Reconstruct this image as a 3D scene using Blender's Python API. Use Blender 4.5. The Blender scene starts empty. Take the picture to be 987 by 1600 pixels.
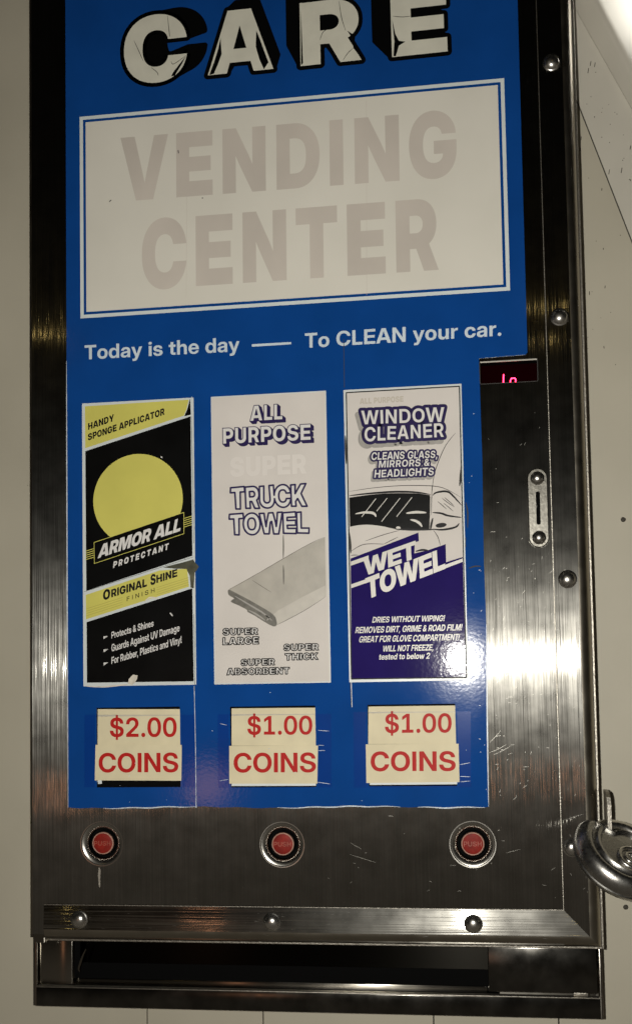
import bpy, bmesh, math, random
from mathutils import Vector, Matrix
from mathutils.geometry import delaunay_2d_cdt

# All sizes below are millimetres: X to the right, Z up, depth Y into the wall (the door face is Y = 0).
S = 0.001
scene = bpy.context.scene
col = scene.collection
random.seed(7)

# ------------------------------------------------------------------ camera
cam_d = bpy.data.cameras.new('camera')
cam = bpy.data.objects.new('camera', cam_d)
col.objects.link(cam)
cam_d.sensor_width = 36.0
cam_d.lens = 36.0 * 1600 / 1600
cam_d.shift_x = -(557.38 - 493.5) / 1600
cam_d.shift_y = (954.63 - 800.0) / 1600
cam_d.clip_start = 0.01
cam_d.clip_end = 200
ax, ay, az = math.radians(3.0776), math.radians(-7.3638), math.radians(1.11535)
Rm = Matrix.Rotation(az, 3, 'Z') @ Matrix.Rotation(ay, 3, 'Y') @ Matrix.Rotation(ax, 3, 'X')
W = lambda v: Vector((v[0], v[2], -v[1]))
cx_, cy_, cz_ = W(Rm.col[0]), -W(Rm.col[1]), -W(Rm.col[2])
M4 = Matrix((cx_, cy_, cz_)).transposed().to_4x4()
M4.translation = Vector((0, -0.740, 0))
cam.matrix_world = M4
scene.camera = cam

# ------------------------------------------------------------------ night surroundings and lamps
world = bpy.data.worlds.new('World')
scene.world = world
world.use_nodes = True
wn = world.node_tree
wbg = wn.nodes['Background']
tc = wn.nodes.new('ShaderNodeTexCoord')
sep = wn.nodes.new('ShaderNodeSeparateXYZ')
wr = wn.nodes.new('ShaderNodeValToRGB')
wn.links.new(tc.outputs['Generated'], sep.inputs[0])
mr = wn.nodes.new('ShaderNodeMapRange')
mr.inputs['From Min'].default_value = -1
mr.inputs['From Max'].default_value = 1
wn.links.new(sep.outputs['Z'], mr.inputs['Value'])
wn.links.new(mr.outputs[0], wr.inputs[0])
wr.color_ramp.elements[0].position = 0.30
wr.color_ramp.elements[0].color = (0.078, 0.068, 0.054, 1)      # lit floor below, its light put into the background colour
wr.color_ramp.elements[1].position = 0.55
wr.color_ramp.elements[1].color = (0.0025, 0.0023, 0.002, 1)    # night
wn.links.new(wr.outputs[0], wbg.inputs['Color'])
wbg.inputs['Strength'].default_value = 1.0


def lamp(name, pos, target, size, power, color, spread=180, shape='DISK', size_y=None):
    d = bpy.data.lights.new(name, 'AREA')
    d.shape = shape
    d.size = size * S
    if size_y:
        d.size_y = size_y * S
    d.energy = power
    d.color = color
    d.spread = math.radians(spread)
    o = bpy.data.objects.new(name, d)
    col.objects.link(o)
    p = Vector(pos) * S
    t = Vector(target) * S
    o.location = p
    o.rotation_euler = (t - p).to_track_quat('-Z', 'Y').to_euler()
    return o


def mirrored(X, Z, t):
    # a lamp whose mirror image in the door face, seen by the camera, lies at (X, Z)
    return (X * (1 + t), -740 * t, Z * (1 + t))


# the camera's own flash, beside the lens
lamp('flash', (-40, -742, 10), (-60, 0, 90), 11, 4.7, (1.0, 0.97, 0.89))
# lamps placed for the orange and yellow glints in the brushed steel
lamp('orange_glint_light', mirrored(-208, -84, 3.2), (-140, 0, 100), 140, 0.26, (1.0, 0.45, 0.24))  # added for the orange streak, whose real source is unknown
for yx, yz in ((-336, 262), (58, 258.5)):
    lamp('yellow_glint_lamp', mirrored(yx, yz, 4.5), (-140, 0, 100), 24, 0.16, (1.0, 0.72, 0.25))  # the distant yellow lamp, doubled so that both steel strips glint
sp_d = bpy.data.lights.new('bay_lamp', 'SPOT')
sp_d.energy = 24.0
sp_d.color = (1.0, 0.99, 0.96)
sp_d.spot_size = math.radians(19.6)
sp_d.spot_blend = 0.25
sp_d.shadow_soft_size = 0.02
sp_o = bpy.data.objects.new('bay_lamp', sp_d)
col.objects.link(sp_o)
sp_o.location = Vector((500, -20, 700)) * S
sp_o.rotation_euler = (Vector((230, 60, 560)) - Vector((500, -20, 700))).to_track_quat('-Z', 'Y').to_euler()
scene.view_settings.view_transform = 'Standard'
scene.view_settings.look = 'None'
scene.view_settings.exposure = 0.0
scene.view_settings.gamma = 1.0
try:
    scene.cycles.sample_clamp_indirect = 6
    scene.cycles.use_denoising = True
    scene.cycles.max_bounces = 8
except Exception:
    pass


# ------------------------------------------------------------------ materials
def mat(name, color, rough=0.5, metal=0.0, aniso=0.0, tangent=None, mottling=0.0, mscale=40.0,
        bump=0.0, bscale=(300, 300, 300), rvar=0.0, rscale=(60, 60, 60), emit=None, estr=0.0, coat=0.0, spec=0.5,
        bdist=0.0005, color2=None, haze=None, grain=None, gscale=None):
    m = bpy.data.materials.new(name)
    m.use_nodes = True
    nt = m.node_tree
    b = nt.nodes['Principled BSDF']
    b.inputs['Base Color'].default_value = (*color, 1)
    b.inputs['Roughness'].default_value = rough
    b.inputs['Metallic'].default_value = metal
    b.inputs['Specular IOR Level'].default_value = spec
    b.inputs['Coat Weight'].default_value = coat
    if aniso:
        b.inputs['Anisotropic'].default_value = aniso
        cv = nt.nodes.new('ShaderNodeCombineXYZ')
        for i in range(3):
            cv.inputs[i].default_value = tangent[i]
        nt.links.new(cv.outputs[0], b.inputs['Tangent'])
    geo = nt.nodes.new('ShaderNodeNewGeometry')

    def noise(scale, detail=3.0, base=1.0):
        mp = nt.nodes.new('ShaderNodeMapping')
        mp.inputs['Scale'].default_value = scale
        nt.links.new(geo.outputs['Position'], mp.inputs['Vector'])
        n = nt.nodes.new('ShaderNodeTexNoise')
        n.inputs['Scale'].default_value = base
        n.inputs['Detail'].default_value = detail
        nt.links.new(mp.outputs[0], n.inputs['Vector'])
        return n
    if mottling:
        n = noise(mscale if isinstance(mscale, tuple) else (mscale,) * 3, 6.0)
        r = nt.nodes.new('ShaderNodeMapRange')
        r.inputs['From Min'].default_value = 0.3
        r.inputs['From Max'].default_value = 0.7
        nt.links.new(n.outputs['Fac'], r.inputs['Value'])
        mx = nt.nodes.new('ShaderNodeMix')
        mx.data_type = 'RGBA'
        c2 = color2 or tuple(c * (1 - mottling) for c in color)
        mx.inputs['A'].default_value = (*c2, 1)
        mx.inputs['B'].default_value = (*(min(1, c * (1 + mottling)) for c in color), 1)
        nt.links.new(r.outputs[0], mx.inputs['Factor'])
        nt.links.new(mx.outputs['Result'], b.inputs['Base Color'])
    if rvar:
        n = noise(rscale, 5.0)
        r = nt.nodes.new('ShaderNodeMapRange')
        r.inputs['From Min'].default_value = 0.3
        r.inputs['From Max'].default_value = 0.7
        r.inputs['To Min'].default_value = max(0.02, rough - rvar)
        r.inputs['To Max'].default_value = rough + rvar
        nt.links.new(n.outputs['Fac'], r.inputs['Value'])
        nt.links.new(r.outputs[0], b.inputs['Roughness'])
    if bump:
        n = noise(bscale, 2.0)
        bp = nt.nodes.new('ShaderNodeBump')
        bp.inputs['Strength'].default_value = bump
        bp.inputs['Distance'].default_value = bdist
        nt.links.new(n.outputs['Fac'], bp.inputs['Height'])
        nt.links.new(bp.outputs[0], b.inputs['Normal'])
    if grain:
        # brushed grain: microscopic grooves that tilt the surface to either side of the brushing direction
        n = noise(gscale, 1.0)
        ma = nt.nodes.new('ShaderNodeMath')
        ma.operation = 'SUBTRACT'
        ma.inputs[1].default_value = 0.5
        nt.links.new(n.outputs['Fac'], ma.inputs[0])
        vs_ = nt.nodes.new('ShaderNodeVectorMath')
        vs_.operation = 'SCALE'
        vs_.inputs[0].default_value = grain
        nt.links.new(ma.outputs[0], vs_.inputs['Scale'])
        va = nt.nodes.new('ShaderNodeVectorMath')
        va.operation = 'ADD'
        nt.links.new(geo.outputs['Normal'], va.inputs[0])
        nt.links.new(vs_.outputs[0], va.inputs[1])
        vn = nt.nodes.new('ShaderNodeVectorMath')
        vn.operation = 'NORMALIZE'
        nt.links.new(va.outputs[0], vn.inputs[0])
        nt.links.new(vn.outputs[0], b.inputs['Normal'])
    if haze:
        # fine scuffs and handling marks: a broader, weaker lobe over the clean brushed one
        b2 = nt.nodes.new('ShaderNodeBsdfPrincipled')
        for k in ('Base Color', 'Tangent', 'Normal'):
            for l in list(nt.links):
                if l.to_node == b and l.to_socket.name == k:
                    nt.links.new(l.from_socket, b2.inputs[k])
        b2.inputs['Metallic'].default_value = 1
        b2.inputs['Roughness'].default_value = haze[0]
        b2.inputs['Anisotropic'].default_value = 0.9
        mxh = nt.nodes.new('ShaderNodeMixShader')
        n = noise((55, 55, 55), 6.0)
        r = nt.nodes.new('ShaderNodeMapRange')
        r.inputs['From Min'].default_value = 0.3
        r.inputs['From Max'].default_value = 0.7
        r.inputs['To Min'].default_value = haze[1] * 0.6
        r.inputs['To Max'].default_value = haze[1] * 1.4
        nt.links.new(n.outputs['Fac'], r.inputs['Value'])
        nt.links.new(r.outputs[0], mxh.inputs[0])
        nt.links.new(b.outputs[0], mxh.inputs[1])
        nt.links.new(b2.outputs[0], mxh.inputs[2])
        nt.links.new(mxh.outputs[0], nt.nodes['Material Output'].inputs[0])
    if emit:
        b.inputs['Emission Color'].default_value = (*emit, 1)
        b.inputs['Emission Strength'].default_value = estr
    return m


STEEL = (0.32, 0.31, 0.283)
m_steel = mat('brushed_steel', STEEL, 0.10, 1, 1.0, (1, 0, 0), mottling=0.12, mscale=(1100, 1100, 9), grain=(1.9, 0, 0), gscale=(2300, 2300, 11), rvar=0.012, rscale=(70, 70, 25), haze=(0.37, 0.36))
m_steel_h = mat('brushed_steel_horizontal', STEEL, 0.10, 1, 1.0, (0, 0, 1), mottling=0.12, mscale=(9, 1100, 1100), grain=(0, 0, 1.5), gscale=(11, 2300, 2300), rvar=0.012, rscale=(25, 70, 70), haze=(0.40, 0.42))
m_rim = mat('worn_and_glinting_edge', (0.36, 0.335, 0.29), 0.45, 1, mottling=0.25, mscale=700, bump=0.5, bscale=(900, 900, 900), bdist=0.0004)  # also used for pale strips where an edge only catches light
m_bend = mat('bent_steel', (0.34, 0.31, 0.255), 0.31, 1, bump=0.06, bscale=(500, 500, 30), rvar=0.05)
m_body = mat('dull_steel', (0.30, 0.28, 0.245), 0.22, 1, 0.95, (0, 0, 1), mottling=0.12, mscale=60, bump=0.03, bscale=(20, 500, 500), rvar=0.03, haze=(0.45, 0.06))
m_chrome = mat('chrome', (0.62, 0.60, 0.56), 0.27, 1, bump=0.03, bscale=(500, 500, 500), rvar=0.04, rscale=(300, 300, 300))
m_dish = mat('stamped_steel', (0.50, 0.48, 0.44), 0.26, 1, rvar=0.0, rscale=(200, 200, 200))
m_plate = mat('coin_plate_steel', (0.22, 0.21, 0.185), 0.33, 1, mottling=0.2, mscale=500, bump=0.1, bscale=(700, 700, 700), rvar=0.05, rscale=(300, 300, 300))
m_flap = mat('dark_flap', (0.014, 0.013, 0.011), 0.22, 1, 0.9, (0, 0, 1))
m_cover = mat('dull_cover_plate', (0.11, 0.105, 0.095), 0.2, 1, mottling=0.3, mscale=70, rvar=0.06)
m_scratch = mat('scratched_steel', (0.27, 0.26, 0.235), 0.40, 1)
m_bright = mat('bare_steel_edge', (0.6, 0.57, 0.5), 0.45, 1)
m_smear = mat('dried_drip', (0.5, 0.46, 0.4), 0.55, 1, mottling=0.3, mscale=300)
m_lock = mat('padlock_steel', (0.40, 0.39, 0.37), 0.28, 1, bump=0.16, bscale=(1400, 1400, 1400), rvar=0.03, rscale=(400, 400, 400), bdist=0.0002)
m_blue = mat('blue_vinyl', (0.0052, 0.056, 0.25), 0.085, spec=0.22, mottling=0.09, mscale=22, bump=0.04, bscale=(420, 420, 420), rvar=0.02, rscale=(30, 30, 30), bdist=0.0006)
m_vinyl_edge = mat('pale_vinyl_edge', (0.55, 0.6, 0.66), 0.35, mottling=0.3, mscale=200)
m_cream = mat('aged_white_vinyl', (0.70, 0.67, 0.595), 0.62, spec=0.25, mottling=0.05, mscale=12, color2=(0.665, 0.637, 0.56))
m_fade = mat('faded_print', (0.57, 0.515, 0.455), 0.62, mottling=0.10, mscale=(14, 14, 9))
m_linewhite = mat('white_line_vinyl', (0.66, 0.71, 0.70), 0.5, mottling=0.04)
m_white = mat('white_print', (0.60, 0.57, 0.52), 0.35, mottling=0.04, mscale=20)
m_lwhite = mat('lettering_white', (0.68, 0.66, 0.64), 0.4)
m_carewhite = mat('cracked_lettering', (0.66, 0.64, 0.54), 0.45, mottling=0.06, mscale=60)
m_slogan = mat('slogan_white', (0.60, 0.68, 0.74), 0.45, mottling=0.05)
m_sticker = mat('sticker_white', (0.67, 0.625, 0.585), 0.08, spec=0.2, mottling=0.05, mscale=25, bump=0.05, bscale=(420, 420, 420), bdist=0.0005)
m_border = mat('sticker_border', (0.62, 0.66, 0.66), 0.34, mottling=0.05, mscale=60)
m_black = mat('black_print', (0.004, 0.004, 0.004), 0.22, mottling=0.3, mscale=30, bump=0.05, bscale=(300, 300, 300), spec=0.25)
m_ink = mat('black_ink', (0.006, 0.005, 0.006), 0.5, spec=0.2)
m_careblack = mat('black_vinyl', (0.003, 0.003, 0.003), 0.6, spec=0.0)
m_yellow = mat('yellow_print', (0.60, 0.555, 0.125), 0.40, spec=0.25, mottling=0.06, mscale=30)
m_ochre = mat('ochre_ink', (0.33, 0.26, 0.05), 0.5)
m_navy = mat('navy_print', (0.020, 0.012, 0.105), 0.06, spec=0.2, mottling=0.10, mscale=30, bump=0.05, bscale=(420, 420, 420), bdist=0.0006)
m_navyink = mat('navy_ink', (0.018, 0.010, 0.07), 0.4, spec=0.2)
m_grey = mat('grey_print', (0.33, 0.31, 0.285), 0.45, mottling=0.08, mscale=250)
m_ghost = mat('faint_print', (0.715, 0.67, 0.63), 0.3)
m_ghost2 = mat('faint_lettering', (0.52, 0.47, 0.40), 0.45)
m_towel = mat('printed_towel', (0.40, 0.37, 0.32), 0.45, mottling=0.10, mscale=90)
m_towel_light = mat('printed_towel_edge', (0.50, 0.465, 0.41), 0.45, mottling=0.06, mscale=120)
m_towel_dark = mat('printed_towel_end', (0.13, 0.12, 0.10), 0.45, mottling=0.3, mscale=250)
m_card = mat('cream_card', (0.70, 0.62, 0.42), 0.5, spec=0.25, mottling=0.06, mscale=60)
m_cardedge = mat('white_card_edge', (0.68, 0.72, 0.72), 0.5)
m_red = mat('red_ink', (0.46, 0.014, 0.012), 0.5, spec=0.15)
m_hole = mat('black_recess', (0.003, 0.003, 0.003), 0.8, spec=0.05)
m_button = mat('red_button_plastic', (0.21, 0.012, 0.007), 0.55, spec=0.2, mottling=0.25, mscale=220, bump=0.1, bscale=(500, 500, 500))
m_buttonring = mat('worn_button_edge', (0.36, 0.19, 0.14), 0.5, mottling=0.2, mscale=300)
m_buttontext = mat('worn_button_lettering', (0.33, 0.08, 0.05), 0.5, mottling=0.4, mscale=500)
m_display = mat('dark_red_window', (0.007, 0.0004, 0.0008), 0.6, spec=0.0)
m_led = mat('lit_red_digit', (0.8, 0.05, 0.1), 0.4, emit=(1.0, 0.014, 0.05), estr=17.0)
m_tornTape = mat('olive_tape', (0.075, 0.075, 0.05), 0.32, mottling=0.45, mscale=120, bump=0.3, bscale=(200, 200, 200))
m_torn = mat('torn_paper', (0.62, 0.57, 0.48), 0.7, mottling=0.2, mscale=200)
m_gap = mat('dark_crack', (0.03, 0.028, 0.025), 0.7)
m_wall = mat('cream_painted_metal', (0.455, 0.42, 0.335), 0.55, mottling=0.07, mscale=9, bump=0.05, bscale=(250, 250, 250), color2=(0.425, 0.392, 0.31))
m_trim = mat('white_painted_metal', (0.52, 0.49, 0.42), 0.5, mottling=0.06, mscale=18, bump=0.05, bscale=(120, 120, 120))
m_mark = mat('dark_nick', (0.05, 0.045, 0.035), 0.8)

# clear tape laid over the price windows: a thin film that darkens the vinyl under it
m_tape = bpy.data.materials.new('clear_tape')
m_tape.use_nodes = True
nt = m_tape.node_tree
for n in list(nt.nodes):
    nt.nodes.remove(n)
out = nt.nodes.new('ShaderNodeOutputMaterial')
trn = nt.nodes.new('ShaderNodeBsdfTransparent')
trn.inputs[0].default_value = (0.84, 0.86, 0.96, 1)
gl = nt.nodes.new('ShaderNodeBsdfGlossy')
gl.inputs['Roughness'].default_value = 0.22
gl.inputs['Color'].default_value = (1, 1, 1, 1)
mxs = nt.nodes.new('ShaderNodeMixShader')
mxs.inputs[0].default_value = 0.004
nt.links.new(trn.outputs[0], mxs.inputs[1])
nt.links.new(gl.outputs[0], mxs.inputs[2])
nt.links.new(mxs.outputs[0], out.inputs[0])


# ------------------------------------------------------------------ mesh helpers
def link(name, me, m, parent=None, smooth=None):
    o = bpy.data.objects.new(name, me)
    col.objects.link(o)
    if m is not None:
        me.materials.clear()
        me.materials.append(m)
    if smooth is not None:
        me.polygons.foreach_set('use_smooth', [True] * len(me.polygons))
        if smooth < 180:
            me.set_sharp_from_angle(angle=math.radians(smooth))
    if parent is not None:
        o.parent = parent
        if parent.parent is None:
            o.location = -Vector(parent.location)
    return o


def thing(name, label, cat, base, group=None):
    o = bpy.data.objects.new(name, None)
    o.empty_display_size = 0.05
    col.objects.link(o)
    o.location = Vector(base) * S
    o['label'] = label
    o['category'] = cat
    if group:
        o['group'] = group
    return o


def mesh_from(verts, faces):
    me = bpy.data.meshes.new('mesh')
    me.from_pydata([(x * S, y * S, z * S) for x, y, z in verts], [], faces)
    me.update()
    return me


def fill(contours, d, thick=0.0, winding=False):
    """flat shape (2D contours in X, Z with even-odd holes) facing the viewer at depth d"""
    co, ed = [], []
    for c in contours:
        n, s = len(c), len(co)
        co += [Vector((p[0], p[1])) for p in c]
        ed += [(s + i, s + (i + 1) % n) for i in range(n)]
    vs, _, fs, _, _, _ = delaunay_2d_cdt(co, ed, [], 0, 1e-5)
    lines = [(c[i - 1], c[i]) for c in contours for i in range(len(c))]
    keep = []
    for f in fs:
        px = sum(vs[i].x for i in f) / len(f)
        pz = sum(vs[i].y for i in f) / len(f)
        wn_ = cr_ = 0
        for p, q in lines:
            if (p[1] > pz) != (q[1] > pz) and px < (q[0] - p[0]) * (pz - p[1]) / (q[1] - p[1]) + p[0]:
                wn_ += 1 if q[1] > p[1] else -1
                cr_ += 1
        if (wn_ != 0) if winding else (cr_ % 2):
            keep.append(tuple(f))
    V = [(v.x, d, v.y) for v in vs]
    F = []
    for f in keep:
        p, q, r = (vs[i] for i in f[:3])
        ccw = (q.x - p.x) * (r.y - p.y) - (q.y - p.y) * (r.x - p.x) > 0
        F.append(f if ccw else f[::-1])
    if thick:
        n = len(V)
        cnt = {}
        for f in F:
            for i in range(len(f)):
                e = (f[i], f[(i + 1) % len(f)])
                cnt[e] = 1
        V += [(x, y + thick, z) for x, y, z in V]
        F += [(a, a + n, b + n, b) for (a, b) in cnt if (b, a) not in cnt]
    return mesh_from(V, F)


_k = [0]


def stroke_geo(lines, w, d, V, F, closed=False):
    for ln in lines:
        n = len(ln)
        segs = range(n if closed else n - 1)
        for i in segs:
            (x0, z0), (x1, z1) = ln[i], ln[(i + 1) % n]
            L = math.hypot(x1 - x0, z1 - z0)
            if L < 1e-6:
                continue
            nx, nz = -(z1 - z0) / L * w / 2, (x1 - x0) / L * w / 2
            _k[0] += 1
            dd = d - (_k[0] % 23) * 0.0012
            b = len(V)
            V += [(x0 - nx, dd, z0 - nz), (x1 - nx, dd, z1 - nz), (x1 + nx, dd, z1 + nz), (x0 + nx, dd, z0 + nz)]
            F.append((b, b + 1, b + 2, b + 3))
        js = range(n) if closed else range(1, n - 1)
        seg = 16 if w > 2 else 8
        for i in js:
            _k[0] += 1
            dd = d - (_k[0] % 23) * 0.0012
            b = len(V)
            x, z = ln[i]
            for a in range(seg):
                V.append((x + w / 2 * math.cos(2 * math.pi * a / seg), dd, z + w / 2 * math.sin(2 * math.pi * a / seg)))
            F.append(tuple(range(b, b + seg)))


def strokes(lines, w, d, closed=False):
    V, F = [], []
    stroke_geo(lines, w, d, V, F, closed)
    return mesh_from(V, F)


def taper_strokes(lines, w, d):
    """brush-like lines, thin at both ends"""
    V, F = [], []
    for ln in lines:
        ln = smooth_line(ln, 6)
        n = len(ln)
        b = len(V)
        for i, (x, z) in enumerate(ln):
            a = ln[max(0, i - 1)]
            c = ln[min(n - 1, i + 1)]
            L = math.hypot(c[0] - a[0], c[1] - a[1]) or 1
            ww = w / 2 * (0.15 + 0.85 * math.sin(math.pi * (i + 0.3) / (n - 0.4)) ** 0.7)
            nx, nz = -(c[1] - a[1]) / L * ww, (c[0] - a[0]) / L * ww
            V += [(x - nx, d, z - nz), (x + nx, d, z + nz)]
        for i in range(n - 1):
            F.append((b + 2 * i, b + 2 * i + 2, b + 2 * i + 3, b + 2 * i + 1))
    return mesh_from(V, F)


def smooth_line(p, k=5):
    if len(p) < 3:
        (x0, z0), (x1, z1) = p
        return [(x0 + (x1 - x0) * i / k, z0 + (z1 - z0) * i / k) for i in range(k + 1)]
    o = []
    for i in range(len(p) - 1):
        p0, p1, p2, p3 = p[max(0, i - 1)], p[i], p[i + 1], p[min(len(p) - 1, i + 2)]
        for j in range(k):
            t = j / k
            o.append(tuple(0.5 * (2 * p1[c] + (p2[c] - p0[c]) * t + (2 * p0[c] - 5 * p1[c] + 4 * p2[c] - p3[c]) * t * t
                                  + (3 * p1[c] - p0[c] - 3 * p2[c] + p3[c]) * t ** 3) for c in (0, 1)))
    o.append(p[-1])
    return o


def circle(x, z, r, n=48):
    return [(x + r * math.cos(2 * math.pi * i / n), z + r * math.sin(2 * math.pi * i / n)) for i in range(n)]


def rect(x0, z0, x1, z1):
    return [(x0, z0), (x1, z0), (x1, z1), (x0, z1)]


def round_poly(pts, r, n=5):
    o = []
    for i, p in enumerate(pts):
        p = Vector(p)
        a = Vector(pts[i - 1]) - p
        b = Vector(pts[(i + 1) % len(pts)]) - p
        rr = min(r, a.length * 0.45, b.length * 0.45)
        a = p + a.normalized() * rr
        b = p + b.normalized() * rr
        for j in range(n + 1):
            t = j / n
            o.append(tuple((1 - t) ** 2 * a + 2 * t * (1 - t) * p + t * t * b))
    return o


def add_box(bm, x0, x1, y0, y1, z0, z1, bev=0.0):
    r = bmesh.ops.create_cube(bm, size=1.0)
    for v in r['verts']:
        v.co = Vector((x0 + (v.co.x + .5) * (x1 - x0), y0 + (v.co.y + .5) * (y1 - y0), z0 + (v.co.z + .5) * (z1 - z0))) * S
    if bev:
        es = list({e for v in r['verts'] for e in v.link_edges})
        bmesh.ops.bevel(bm, geom=es, offset=bev * S, segments=2, affect='EDGES', profile=0.5)


def box_mesh(*boxes):
    bm = bmesh.new()
    for b in boxes:
        add_box(bm, *b)
    me = bpy.data.meshes.new('box')
    bm.to_mesh(me)
    bm.free()
    return me


def lathe(profile, n=40, center=(0, 0, 0)):
    """profile of (radius, depth) turned about the Y axis; first and last radius may be 0"""
    V, F = [], []
    cx, cy, cz = center
    rings = []
    for r, y in profile:
        if r < 1e-6:
            rings.append([len(V)])
            V.append((cx, cy + y, cz))
        else:
            rings.append(list(range(len(V), len(V) + n)))
            V += [(cx + r * math.cos(2 * math.pi * i / n), cy + y, cz + r * math.sin(2 * math.pi * i / n)) for i in range(n)]
    for a, b in zip(rings, rings[1:]):
        for i in range(n):
            j = (i + 1) % n
            if len(a) == 1:
                F.append((a[0], b[j], b[i]))
            elif len(b) == 1:
                F.append((a[i], a[j], b[0]))
            else:
                F.append((a[i], a[j], b[j], b[i]))
    return mesh_from(V, F)


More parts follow.
